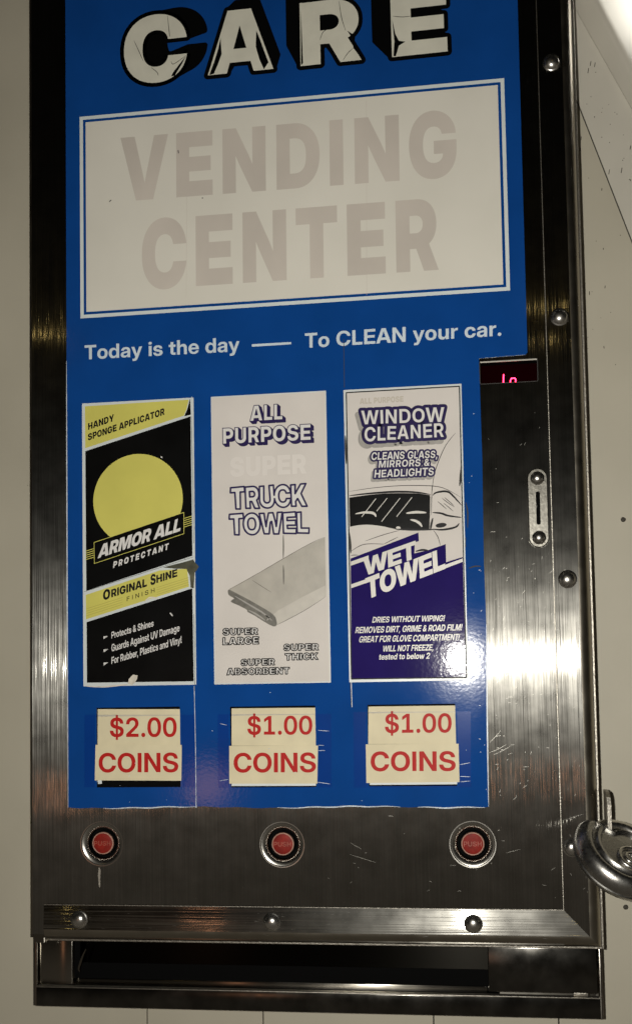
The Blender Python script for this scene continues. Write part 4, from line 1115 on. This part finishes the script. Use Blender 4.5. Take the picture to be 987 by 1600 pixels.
cracks = [[(-232.9, 505.6), (-231.6, 492.4), (-231.3, 488.8)], [(-259.9, 488.8), (-255.6, 478.9), (-252.4, 471.3)], [(-246.3, 465.7), (-241.7, 461.6), (-240.6, 458.6)], [(-230.4, 469.2), (-228.2, 466.8), (-218.5, 472.6)],
          [(-99.4, 503.2), (-97.7, 490.2), (-94.8, 479.7)], [(-114.6, 474.2), (-112, 480.3), (-107.8, 482.7)], [(-97.2, 456.9), (-93.4, 462.2), (-89.2, 465.6)], [(-59.2, 487.4), (-52.4, 486), (-45.3, 485.9)], [(-128.1, 504.8), (-115.5, 505.1), (-105.7, 505.3)]]
for c in cracks:
    link('letter_crack', taper_strokes([c], 0.45, -0.72), m_careblack, sign)
peels = [[(-228.7, 460.4), (-218.5, 472.3), (-221.4, 466.9), (-227.6, 457.4), (-230.5, 457.1)], [(-191.2, 484), (-190.5, 471), (-193.1, 464.1), (-196.8, 455.9), (-200.4, 455.5), (-196.7, 464.5), (-193, 475.6)],
         [(-163.3, 486.9), (-160.3, 478.8), (-155.6, 464.7), (-154.2, 461), (-157.8, 455.7), (-161.2, 463.9), (-163.9, 474.1)], [(-93.7, 479.6), (-87.6, 475), (-88.4, 468), (-84.8, 459.2), (-89.2, 465.6), (-89.7, 473.1)],
         [(-59.6, 484.9), (-57.5, 473.4), (-54.9, 467.8), (-50.1, 466.7), (-55, 464), (-57.4, 456.2), (-59.2, 456.4), (-58.3, 467.8)], [(-128.7, 499.1), (-128.2, 482), (-127.7, 457.7), (-129.1, 456.2)]]
for p in peels:
    link('letter_peel', fill([p], -0.73), m_careblack, sign)

# ------------------------------------------------------------------ product stickers
def sticker(corners, label, base_mat):
    o = link('product_sticker', fill([corners], -0.75, 0.25), base_mat, VM)
    o['label'] = label
    return o


D1 = -0.80    # printed layers
T_ = 0.02

# --- sponge applicator sticker
s1 = sticker([(-303.0, 206.1), (-215.4, 206.1), (-215.6, -9.6), (-302.8, -9.4)], 'black and yellow sponge applicator sticker', m_border)
for pc_ in [[(-300.5, 169.2), (-217.9, 191.9), (-217.5, 86.5), (-300.2, 62.6)], [(-300.1, 38.9), (-217.9, 62.1), (-217.5, -7.1), (-300, -6.7)]]:
    link('black_field', fill([pc_], D1), m_black, s1)
link('yellow_field', fill([[(-300.6, 203.8), (-219.1, 204.7), (-220.8, 197.7), (-222.9, 192.7), (-300.5, 171.5)]], D1), m_yellow, s1)
link('yellow_field', fill([[(-300.6, 59.5), (-243.1, 76.2), (-221.6, 76.9), (-220.4, 63.4), (-300.5, 41)]], D1), m_yellow, s1)
link('peeled_corner', fill([[(-218.1, 205.8), (-217.6, 193.1), (-222.7, 192.2), (-220, 198.2)]], D1 - T_), m_black, s1)
dc = ((-294.4, 131.2), (-224.5, 131.9), (-257.5, 165.2))
rad = (dc[1][0] - dc[0][0]) / 2
dcx = (dc[1][0] + dc[0][0]) / 2
dcz = dc[2][1] - rad
link('yellow_disc', fill([circle(dcx, dcz, rad, 72)], D1 - T_), m_yellow, s1)
bnr = [(-293.9, 99.1), (-223.8, 119.3), (-223.8, 103.3), (-293.7, 83.1)]
link('banner', fill([bnr], D1 - 2 * T_), m_black, s1)
link('banner_border', strokes([bnr], 0.42, D1 - 3 * T_, True), m_yellow, s1)
stripes = []
for i in range(5):
    k = i * 17.5
    stripes.append([(-223.7, 114.7), (-217.7, 116.3)])
    stripes[-1] = [(p[0], p[1] - i * 1.62) for p in stripes[-1]]
    stripes.append([(p[0], p[1] - i * 1.62) for p in ((-300.7, 92.7), (-294.2, 94.4))])
for pc_ in stripes:
    link('banner_stripe', strokes([pc_], 0.5, D1 - 3 * T_), m_yellow, s1)
link('lettering', fill(text('ARMOR ALL', 'K', (-291.2, 86.8), (-226.8, 105.4), (-289.2, 97.1), -0.02), D1 - 4 * T_, winding=True), m_lwhite, s1)
link('lettering', fill(text('PROTECTANT', 'K', (-279.1, 79.2), (-236.1, 91.9), (-278.5, 84), 0.22), D1 - 2 * T_, winding=True), m_lwhite, s1)
link('lettering', fill(text('HANDY', 'K', (-298.2, 185.4), (-277.6, 191.4), (-298.2, 190.6), 0.03), D1 - T_, winding=True), m_ink, s1)
link('lettering', fill(text('SPONGE APPLICATOR', 'K', (-298.4, 177.2), (-238, 194.2), (-298.4, 182.4), 0.02), D1 - T_, winding=True), m_ink, s1)
link('lettering', fill(text('O', 'K', (-287.1, 54.8), (-281.5, 56.4), (-287, 62.4)) + text('RIGINAL', 'K', (-280.7, 56.9), (-252.8, 64.6), (-280.6, 63), 0.0)
                       + text('S', 'K', (-250.1, 65.1), (-246, 66.2), (-250, 73.1)) + text('HINE', 'K', (-245.5, 66.7), (-229.3, 71.3), (-245.5, 72.6), 0.0), D1 - T_, winding=True), m_ink, s1)
link('lettering', fill(text('FINISH', 'M', (-268.5, 53.8), (-246.9, 60), (-268.5, 57.1), 0.32), D1 - T_, winding=True), m_ink, s1)
pin = []
for i in range(4):
    pin += [[(p[0], p[1] - i * 1.75) for p in ((-300.3, 48.9), (-271.8, 56.8))], [(p[0], p[1] - i * 1.75) for p in ((-245.2, 63.4), (-220.5, 70.3))]]
for pc_ in pin:
    link('pinstripe', strokes([pc_], 0.22, D1 - T_), m_ochre, s1)
for s_, a, b, c in (('Protects & Shines', (-280.7, 26), (-247.9, 34.5), (-280.6, 31.1)), ('Guards Against UV Damage', (-280.7, 16.2), (-227.9, 30.4), (-280.7, 21.7)),
                    ('For Rubber, Plastics and Vinyl', (-280.8, 6.8), (-226.4, 21.5), (-280.7, 12.2))):
    link('lettering', fill(text(s_, 'B', a, b, c), D1 - T_, winding=True), m_lwhite, s1)
arr = [(-286.9, 27.9), (-283.3, 28.1), (-286.9, 25.7)]
link('bullet_mark', fill([[(x, z - k * 9.9) for x, z in arr] for k in range(3)], D1 - T_), m_lwhite, s1)
link('torn_tape', fill([[(-240.3, 78.4), (-233, 80), (-225, 81.6), (-217, 83.7), (-215.8, 81.6), (-212.6, 78.3), (-214.1, 75.7), (-215.9, 73.6), (-216.7, 62.1), (-219, 62.6), (-219.7, 71.5), (-222.1, 76.7), (-231.1, 77.2)]], D1 - 0.35, 0.15), m_tornTape, s1)
link('torn_scrap', fill([[(-267.9, -8.2), (-267.3, -4.5), (-264.1, -1.3), (-260.4, -1.9), (-260.9, -4.6), (-262.4, -7), (-264.7, -8.9)]], D1 - 0.35, 0.2), m_torn, s1)
for pc_ in [[(-300.9, -9.3), (-288.2, -10), (-276, -9.2), (-267.9, -8.4)], [(-254.9, 53), (-251.3, 55.8), (-247.3, 56), (-243.3, 55.1)]]:
    link('torn_edge', taper_strokes([pc_], 1.1, D1 - 0.1), m_torn, s1)
for pc_ in [[(-216.9, 42.8), (-216.5, 17.7), (-216.9, -14.1)], [(-217.4, 191.9), (-216.5, 147.7), (-216.4, 95.8)], [(-302.1, 61.9), (-264.8, 72.2), (-217, 85.5)]]:
    link('crease', strokes([pc_], 0.28, D1 - 0.08), m_gap, s1)
link('scuff', taper_strokes([[(-235.2, 44.2), (-234.2, 43.2), (-233.2, 41.5)], [(-241.3, 162.4), (-240.5, 161.8), (-240.1, 161.2)]], 1.0, D1 - 0.08), m_lwhite, s1)

# --- truck towel sticker
s2 = sticker([(-202.0, 205.9), (-114.6, 205.9), (-114.9, -9.8), (-201.9, -9.7)], 'white truck towel sticker with a printed folded towel', m_sticker)
link('border', strokes([[(-201.6, 205.4), (-115.0, 205.4), (-115.3, -9.3), (-201.5, -9.2)]], 0.8, D1, True), m_border, s2)


def outlined(parent, s, BL, BR, TL, w, fillm, inkm, d, sp=0.0, shadow=None, **kw):
    cs = text(s, 'K', BL, BR, TL, sp, **kw)
    if shadow:
        V, F = [], []
        for k in range(1, 6):
            stroke_geo(shift(cs, shadow[0] * k / 5, shadow[1] * k / 5), 0.8, d + 0.03, V, F, True)
        mf = fill(shift(outer_only(cs), *shadow), d + 0.025, winding=True)
        b = len(V)
        V += [tuple(c / S for c in v.co) for v in mf.vertices]
        F += [tuple(b + i for i in p.vertices) for p in mf.polygons]
        link('lettering_shadow', mesh_from(V, F), inkm, parent)
    link('lettering', fill(cs, d - 0.01, winding=True), fillm, parent)
    link('lettering_outline', strokes(merged(cs), w, d - 0.03, True), inkm, parent)


outlined(s2, 'ALL', (-172.4, 185.8), (-147.5, 185.9), (-172.2, 197.6), 0.55, m_lwhite, m_navyink, D1 - 0.02, 0.02, (2.0, -1.9))
outlined(s2, 'PURPOSE', (-193.3, 169.6), (-126.5, 169.5), (-193.3, 181.6), 0.55, m_lwhite, m_navyink, D1 - 0.02, 0.01, (2.0, -1.9))
link('faded_lettering', fill(text('SUPER', 'K', (-187.8, 144.6), (-130.3, 144.7), (-187.8, 159.1), 0.02), D1 - 0.01, winding=True), m_ghost, s2)


def hobo(a, b, adv):
    t = b / CAP
    return a + 26 * math.sin(math.pi * t) * (-1 if a < adv / 2 else 1) - 20 * t, b + 22 * math.cos(math.pi * a / max(adv, 1)) * (0.5 - t)


outlined(s2, 'TRUCK', (-187.9, 120.2), (-130.2, 120.5), (-188, 136.6), 1.35, m_lwhite, m_navyink, D1 - 0.02, -0.02, warp=hobo)
outlined(s2, 'TOWEL', (-189.1, 101), (-129, 100.4), (-189.1, 116.7), 1.35, m_lwhite, m_navyink, D1 - 0.02, -0.02, warp=hobo)
tw = [(-190.8, 59.5), (-188.9, 61.3), (-182.4, 64.4), (-148.8, 81.7), (-127.8, 92.6), (-117.3, 96.7), (-117.3, 53), (-131.5, 44.6), (-146.6, 36.9), (-154.2, 33.3), (-155.1, 36.4), (-161.6, 44.2), (-174.2, 51.8), (-184, 57.3)]
link('printed_towel', fill([tw], D1 - 0.01), m_towel, s2)
link('printed_towel', fill([[(-117.9, 61.2), (-117.4, 53), (-131.5, 44.6), (-146.6, 36.9), (-154.2, 33.3), (-154.9, 36.6), (-157.8, 40.3), (-152.8, 44), (-135.2, 53.1)]], D1 - 0.03), m_towel_light, s2)
link('printed_towel', fill([smooth_line([(-190.9, 59.3), (-189.7, 60.2), (-184, 57.3), (-174.2, 51.9), (-161.6, 44.3), (-155.8, 39.8), (-154.2, 34.3), (-155.7, 32.1), (-159.3, 33.2), (-164.2, 36.1), (-171.4, 40.8), (-176.1, 43.4), (-176.7, 45), (-182.9, 48.4), (-188.4, 51.1), (-187.4, 52.8), (-186.2, 53.7), (-190.1, 56.3), (-190.9, 59.3)], 4)[:-1]], D1 - 0.05), m_towel_dark, s2)
link('towel_line', taper_strokes([[(-190.4, 59.9), (-174, 68.4), (-148.8, 81.9), (-127.8, 92.8), (-117.2, 96.9)], [(-172.2, 66.8), (-165.3, 62.1), (-158, 57.4)], [(-154.2, 33.3), (-146.6, 36.7), (-131.5, 44.4), (-117.8, 52.8)]], 0.45, D1 - 0.07), m_towel_dark, s2)
link('towel_line', taper_strokes([[(-185.5, 55.4), (-174.3, 48.4), (-164.6, 42.4), (-157.8, 36.5)], [(-175.3, 44.6), (-169.5, 41.5), (-162.7, 36.6)], [(-162.6, 40.4), (-160.2, 38.9), (-161.7, 36.6)]], 1.2, D1 - 0.07), m_grey, s2)
link('sheet_crack', taper_strokes([[(-148.4, 99.8), (-148.4, 90.9), (-148.7, 81.8)], [(-148.7, 77.3), (-148.6, 69.8), (-148.7, 62.8)]], 1.1, D1 - 0.1), m_towel_dark, s2)
for s_, a, b, c in (('SUPER', (-195, 26.6), (-168.5, 26.5), (-194.9, 31.5)), ('LARGE', (-195.1, 19.4), (-168, 19.5), (-195, 24.8)), ('SUPER', (-149.4, 14.1), (-123.5, 14), (-149.3, 18.9)),
                    ('THICK', (-148.5, 7.1), (-123.9, 7.2), (-148.5, 12)), ('SUPER', (-181.5, 3.7), (-156.2, 3.8), (-181.5, 8.5)), ('ABSORBENT', (-192.4, -2.9), (-145.3, -3), (-192.4, 2))):
    outlined(s2, s_, a, b, c, 0.75, m_lwhite, m_ink, D1 - 0.02, 0.03)

# --- window cleaner sticker
s3 = sticker([(-101.6, 205.6), (-15.0, 205.6), (-15.5, -9.8), (-101.3, -9.9)], 'white and navy window cleaner sticker with a car front drawing', m_border)
fld = [(-99, 203.1), (-17.1, 203.3), (-17.2, -7.3), (-99.1, -6.9)]
link('white_field', fill([fld], D1 - 0.01), m_sticker, s3)
navy = [(-98.7, 80.4), (-48.7, 97.8), (-48.5, 91.6), (-51.5, 90.6), (-52, 82.6), (-41.6, 84.8), (-29.2, 88.6), (-29.2, 75.5), (-17.2, 78.9), (-17, -7.9), (-99.5, -7.1)]
link('navy_field', fill([navy], D1 - 0.05), m_navy, s3)
link('windshield', fill([[(-98.8, 125.4), (-86, 126.7), (-72.9, 127.4), (-59, 127.1), (-48, 126.4), (-39.6, 124.8), (-40, 112.1), (-40.7, 99.6), (-52.6, 100.4), (-65, 100.8), (-72, 102.6), (-86.5, 104.2), (-98.7, 103.7)]], D1 - 0.03), m_black, s3)
link('car_line', taper_strokes([[(-98.8, 129.9), (-80.9, 131.8), (-58.8, 132.6), (-37, 131.3), (-27.2, 128.3), (-17.5, 122.3)], [(-62.5, 99.8), (-73.6, 97.2), (-87.7, 92.9)], [(-63.6, 95), (-68.7, 92.7), (-73.7, 90.4)], [(-73.7, 90.2), (-88.7, 90.5), (-98.4, 85.7)],
                                 [(-37.8, 99.1), (-34.7, 94), (-33.1, 87.8)], [(-38, 132), (-38.6, 122), (-39.1, 110.1)], [(-20.3, 169.5), (-28.4, 159.1), (-35.8, 141.4), (-38.1, 127.5)], [(-98.4, 82.7), (-95.9, 82.9), (-92.9, 82.7)]], 0.5, D1 - 0.04), m_ink, s3)
link('car_line', taper_strokes([[(-98.9, 126.7), (-86, 127.7), (-65.9, 128.3), (-50, 127.3), (-39.3, 125.2)], [(-37.8, 124.4), (-34.7, 126.6), (-27.2, 126.9), (-22.9, 123.4), (-17.1, 116.4)], [(-38.2, 112), (-32.1, 111.2), (-26.7, 109.2), (-17.3, 107.6)],
                                [(-38, 108), (-39.3, 103.1), (-39.9, 99.5)], [(-38.9, 99.9), (-30.9, 99.2), (-22, 100.7), (-19, 103.5)], [(-51, 84.1), (-46, 85), (-41.6, 84.3)], [(-65, 100.8), (-52.6, 100), (-37.8, 99.5)]], 1.5, D1 - 0.06), m_ink, s3)
mc, mr2 = (-32.2, 102.5), 4.0
link('mirror_spot', fill([[(mc[0] + mr2 * math.cos(a) * 1.0, mc[1] + 1.7 * math.sin(a) + 0.35 * math.cos(a)) for a in [i * math.pi / 14 for i in range(28)]]], D1 - 0.04), m_ink, s3)
for pc_ in [[(-34.3, 120), (-31.2, 117.2), (-28, 114.1)], [(-31.1, 122.4), (-27.4, 119.1), (-22.1, 115.4)], [(-29.3, 122.6), (-26.4, 120), (-22.6, 116.4)], [(-29.9, 118.5), (-26.5, 115.5), (-23.2, 112.4)]]:
    link('glass_mark', taper_strokes([pc_], 0.5, D1 - 0.04), m_ink, s3)
for pc_ in [[(-79.2, 123.8), (-89.9, 110.8)], [(-71, 123.8), (-78.8, 114.6)], [(-61.5, 123.5), (-75.4, 106.8)], [(-52.8, 123.7), (-64.3, 109.9)]]:
    link('reflection_streak', strokes([pc_], 0.55, D1 - 0.05), m_white, s3)
for pc_ in [[(-94.5, 113.2), (-88.3, 114), (-82.3, 113.5), (-80.1, 112.1), (-79.5, 110.4)], [(-57.3, 112.2), (-50.3, 112.7), (-42.6, 112.1)], [(-54.4, 107.4), (-50.5, 106.3), (-47.5, 104.2), (-46, 101.7)], [(-98.5, 103.5), (-86.5, 104), (-71.8, 102.3)], [(-64.9, 101.7), (-63.3, 101.9), (-61.5, 101.3)]]:
    link('wiper', taper_strokes([pc_], 1.9, D1 - 0.05), m_white, s3)
wt = text('WET', 'K', (-89.1, 67.1), (-50.5, 79.4), (-89.5, 79.7), -0.045)
tt = text('TOWEL', 'K', (-87.5, 49.9), (-29.8, 70.8), (-88.2, 65.5), -0.045)
link('lettering', fill(wt, D1 - 0.09, winding=True), m_white, s3)
link('lettering', fill(tt, D1 - 0.09, winding=True), m_white, s3)
for pc_ in [[(-98.5, 78.2), (-85.4, 82.3), (-85.4, 79.3), (-98.6, 75.2)], [(-98.6, 61.5), (-82.7, 66.5), (-82.8, 63.7), (-98.6, 58.7)], [(-30.5, 73.5), (-17.3, 77.8), (-17.3, 75.4), (-30.6, 70.8)]]:
    link('speed_line', fill([pc_], D1 - 0.095), m_white, s3)
link('inner_border', strokes([[(-99.5, 203.5), (-16.5, 203.7), (-16.7, -7.8), (-99.7, -7.5)]], 0.85, D1 - 0.11, True), m_ink, s3)


def badge(lines, hullw, shad, parent, jit):
    allc = []
    for s_, a, b, c, sp_ in lines:
        allc += text(s_, 'K', a, b, c, sp_, jitter=jit)
    link('lettering_shadow', hull_geo(shift(allc, *shad), hullw, D1 - 0.02), m_grey, parent)
    link('lettering_backing', hull_geo(allc, hullw, D1 - 0.06), m_navyink, parent)
    V, F = [], []
    for s_, a, b, c, sp_ in lines:
        me = fill(text(s_, 'B' if hullw < 3.2 else 'B', a, b, c, sp_, jitter=jit), D1 - 0.15, winding=True)
        b_ = len(V)
        V += [tuple(q / S for q in v.co) for v in me.vertices]
        F += [tuple(b_ + i for i in p.vertices) for p in me.polygons]
    link('lettering', mesh_from(V, F), m_lwhite, parent)


badge([('WINDOW', (-88.7, 179.1), (-27.7, 178.4), (-88.8, 189.5), 0.03), ('CLEANER', (-86.6, 166.4), (-28.7, 167), (-86.6, 176.8), 0.03)], 4.6, (-2.4, -2.9), s3, 0.05)
badge([('CLEANS GLASS,', (-82.1, 152.5), (-33.8, 151.8), (-81.5, 158), 0.03), ('MIRRORS &', (-76.8, 146.5), (-39.6, 146.3), (-76.2, 151.7), 0.03), ('HEADLIGHTS', (-80.1, 139.3), (-36.8, 139.3), (-79.6, 144.9), 0.03)], 2.5, (-1.4, -1.9), s3, 0.04)
link('faded_lettering', fill(text('ALL PURPOSE', 'K', (-89.7, 194.4), (-57.5, 194.5), (-89.6, 198.7), 0.02), D1 - 0.02, winding=True), m_ghost2, s3)
for s_, a, b, c in (('DRIES WITHOUT WIPING!', (-83.8, 33.1), (-31.7, 33), (-82.9, 37.3)), ('REMOVES DIRT, GRIME & ROAD FILM!', (-96.4, 25.7), (-19.4, 26), (-95.4, 30.2)),
                    ('GREAT FOR GLOVE COMPARTMENT!', (-93.9, 18.9), (-21.4, 19), (-92.9, 23.4)), ('WILL NOT FREEZE,', (-76.8, 11.9), (-40, 12.1), (-76, 16.2)), ('tested to below 2', (-79.6, 6.1), (-42.8, 6.2), (-79, 10.3))):
    link('lettering', fill(text(s_, 'B', a, b, c, -0.01), D1 - 0.07, winding=True), m_white, s3)
for pc_ in [[(-16.4, 145.7), (-17.3, 137.6), (-18.1, 130.4)], [(-100.8, 171.6), (-100.7, 161.4), (-100.5, 150.3)], [(-99.4, 100.3), (-98.6, 91.2), (-98.5, 84.2)]]:
    link('worn_edge', taper_strokes([pc_], 1.5, D1 - 0.13), m_gap, s3)

# ------------------------------------------------------------------ price cards over the windows
def card(name, quad, texts, inkm, d, label=None, m=None):
    o = link(name, fill([quad], d, 0.25), m or m_card, VM)
    if label:
        o['label'] = label
    for s_, a, b, c in texts:
        link('lettering', fill(text(s_, 'B', a, b, c), d - 0.06, winding=True), inkm, o)
    return o


card('price_card', [(-292.5, -26.7), (-227.1, -27.6), (-227.8, -54.1), (-292.7, -53.4)], [('$2.00', (-283.1, -47.6), (-231.5, -48), (-283, -33.3))], m_red, 1.2, 'cream two dollar price card')
card('coins_card', [(-293.5, -53.2), (-227.1, -53.9), (-227.7, -80.2), (-294.3, -79.6)], [('COINS', (-291.2, -73.7), (-229.9, -73.9), (-291.1, -59.4))], m_red, -0.85)
card('price_card', [(-189.6, -27.6), (-125.6, -27.9), (-125.7, -55.6), (-189.9, -55)], [('$1.00', (-177.9, -47.1), (-129.5, -47.4), (-177.7, -33.5))], m_red, 1.2)
card('coins_card', [(-191.2, -55), (-125.1, -55.4), (-126.2, -82.8), (-191.5, -82.5)], [('COINS', (-188.1, -74.4), (-127, -74.6), (-187.9, -60.2))], m_red, -0.85)
card('price_card', [(-88, -27.7), (-24, -27.8), (-24.4, -55.2), (-88.6, -54.8)], [('$1.00', (-76.3, -46.9), (-28.3, -47.1), (-76, -33.2))], m_red, 1.2)
card('coins_card', [(-90.2, -54.8), (-23.5, -55), (-23.5, -82.2), (-90.3, -82.5)], [('COINS', (-87, -74.1), (-26, -74.3), (-86.8, -60.1))], m_red, -0.85)
for q in ([(-189.8, -81.8), (-127.2, -82.1), (-127.3, -84.4), (-189.8, -84.3)], [(-87.9, -81.7), (-25.1, -81.8), (-25.1, -83.8), (-87.9, -84)], [(-292.1, -79.1), (-288.9, -79.1), (-288.9, -82.2), (-291.8, -82.2)]):
    link('card_edge', fill([q], -0.6, 0.1), m_cardedge, VM)
# clear tape patches
for q, w_ in (([(-302.3, -30.7), (-216.7, -31.8), (-217.3, -85), (-302.5, -84.6)], windows[0]), ([(-199.7, -31.7), (-115.1, -32.5), (-115.8, -85.6), (-200.1, -85.5)], windows[1]), ([(-98.8, -31.4), (-14.3, -32.1), (-15.5, -85.9), (-99.4, -85.9)], windows[2])):
    hole = rect(w_[0][0] - 1.2, w_[1][1], w_[1][0] + 1.2, min(q[0][1], q[1][1]) - 0.4)
    link('clear_tape', fill([q, hole], -0.58), m_tape, VM)

# ================================================================== the padlock on the hasp
pc = (86.8, -129.1)
LOCK = thing('padlock', 'round stainless steel disc padlock hanging from the hasp on the right edge of the machine', 'padlock', (pc[0], -20, pc[1] - 25))
R0, TH = 35.0, 20.0
tilt = math.radians(54)
roll = math.radians(-25)
# face axes: e1 along the long axis of the ellipse, e2 its short one, nrm towards the viewer and up
e1 = Vector((math.cos(roll), 0, math.sin(roll)))
up_ = Vector((-math.sin(roll), 0, math.cos(roll)))
nrm = up_ * math.sin(tilt) + Vector((0, -1, 0)) * math.cos(tilt)
e2 = nrm.cross(e1).normalized()
if e2.dot(up_) < 0:
    e2 = -e2
cen = Vector((pc[0], -20, pc[1]))
NA = 120
notch_c, notch_w = math.radians(112), math.radians(44)


def rad_scale(a):
    d = abs((a - notch_c + math.pi) % (2 * math.pi) - math.pi)
    if d > notch_w + 0.22:
        return 1.0
    t = min(1.0, max(0.0, (notch_w + 0.22 - d) / 0.30))
    t = t * t * (3 - 2 * t)
    return 1.0 - 0.60 * t


# radius and height along the face normal
prof = [(0, 7.4), (11, 7.4), (18.5, 7.2), (19.6, 8.2), (20.8, 9.2), (22.2, 9.3), (23.2, 8.4), (23.8, 7.0), (24.6, 6.7), (25.4, 7.6), (26.6, 8.7), (28.0, 9.0), (30.0, 8.4), (32.0, 6.9), (33.6, 4.8),
        (34.6, 2.2), (35.0, 0.0), (34.8, -2.0), (33.9, -2.5), (33.9, -3.0), (34.7, -3.6), (34.4, -5.4), (33.0, -7.6), (30.5, -9.2), (26, -9.8), (0, -9.8)]
Vv, Ff, rings = [], [], []
for r, h in prof:
    if r == 0:
        rings.append([len(Vv)])
        Vv.append(tuple(cen + nrm * h))
        continue
    ring_ = []
    for i in range(NA):
        a = 2 * math.pi * i / NA
        k = rad_scale(a)
        rr = min(r, R0 * k + (r - R0) * 0.15) if k < 1 else r
        ring_.append(len(Vv))
        Vv.append(tuple(cen + e1 * (rr * math.cos(a)) + e2 * (rr * math.sin(a)) + nrm * h))
    rings.append(ring_)
for a, b in zip(rings, rings[1:]):
    for i in range(NA):
        j = (i + 1) % NA
        if len(a) == 1:
            Ff.append((a[0], b[i], b[j]))
        elif len(b) == 1:
            Ff.append((a[i], b[0], a[j]))
        else:
            Ff.append((a[i], b[i], b[j], a[j]))
link('lock_body', mesh_from(Vv, Ff), m_lock, LOCK, 38)


def ring_tube(R1, r, a0, a1, h, n=44, m=14, cx=0.0, cy=0.0, endcap=True):
    Vv, Ff = [], []
    for i in range(n + 1):
        a = a0 + (a1 - a0) * i / n
        d = e1 * math.cos(a) + e2 * math.sin(a)
        c = cen + e1 * cx + e2 * cy + d * R1 + nrm * h
        for j in range(m):
            b = 2 * math.pi * j / m
            Vv.append(tuple(c + d * (r * math.cos(b)) + nrm * (r * math.sin(b))))
    for i in range(n):
        for j in range(m):
            k = (j + 1) % m
            Ff.append((i * m + j, i * m + k, (i + 1) * m + k, (i + 1) * m + j))
    Ff.append(tuple(range(m)))
    Ff.append(tuple(range(n * m, n * m + m)))
    return mesh_from(Vv, Ff)


link('shackle', ring_tube(25.5, 4.2, math.radians(40), math.radians(158), -1.0), m_chrome, LOCK, 50)
link('shackle_stop', ring_tube(9.5, 3.2, 0, 2 * math.pi, -4.0, cx=4, cy=17), m_lock, LOCK, 50)
# raised scroll round the keyway
link('keyway_ring', ring_tube(8.2, 1.7, math.radians(60), math.radians(330), 7.6, cx=3.0, cy=-9.0), m_chrome, LOCK, 50)
link('keyway_ring', ring_tube(3.6, 1.5, 0, 2 * math.pi, 7.6, cx=3.0, cy=-9.0), m_chrome, LOCK, 50)
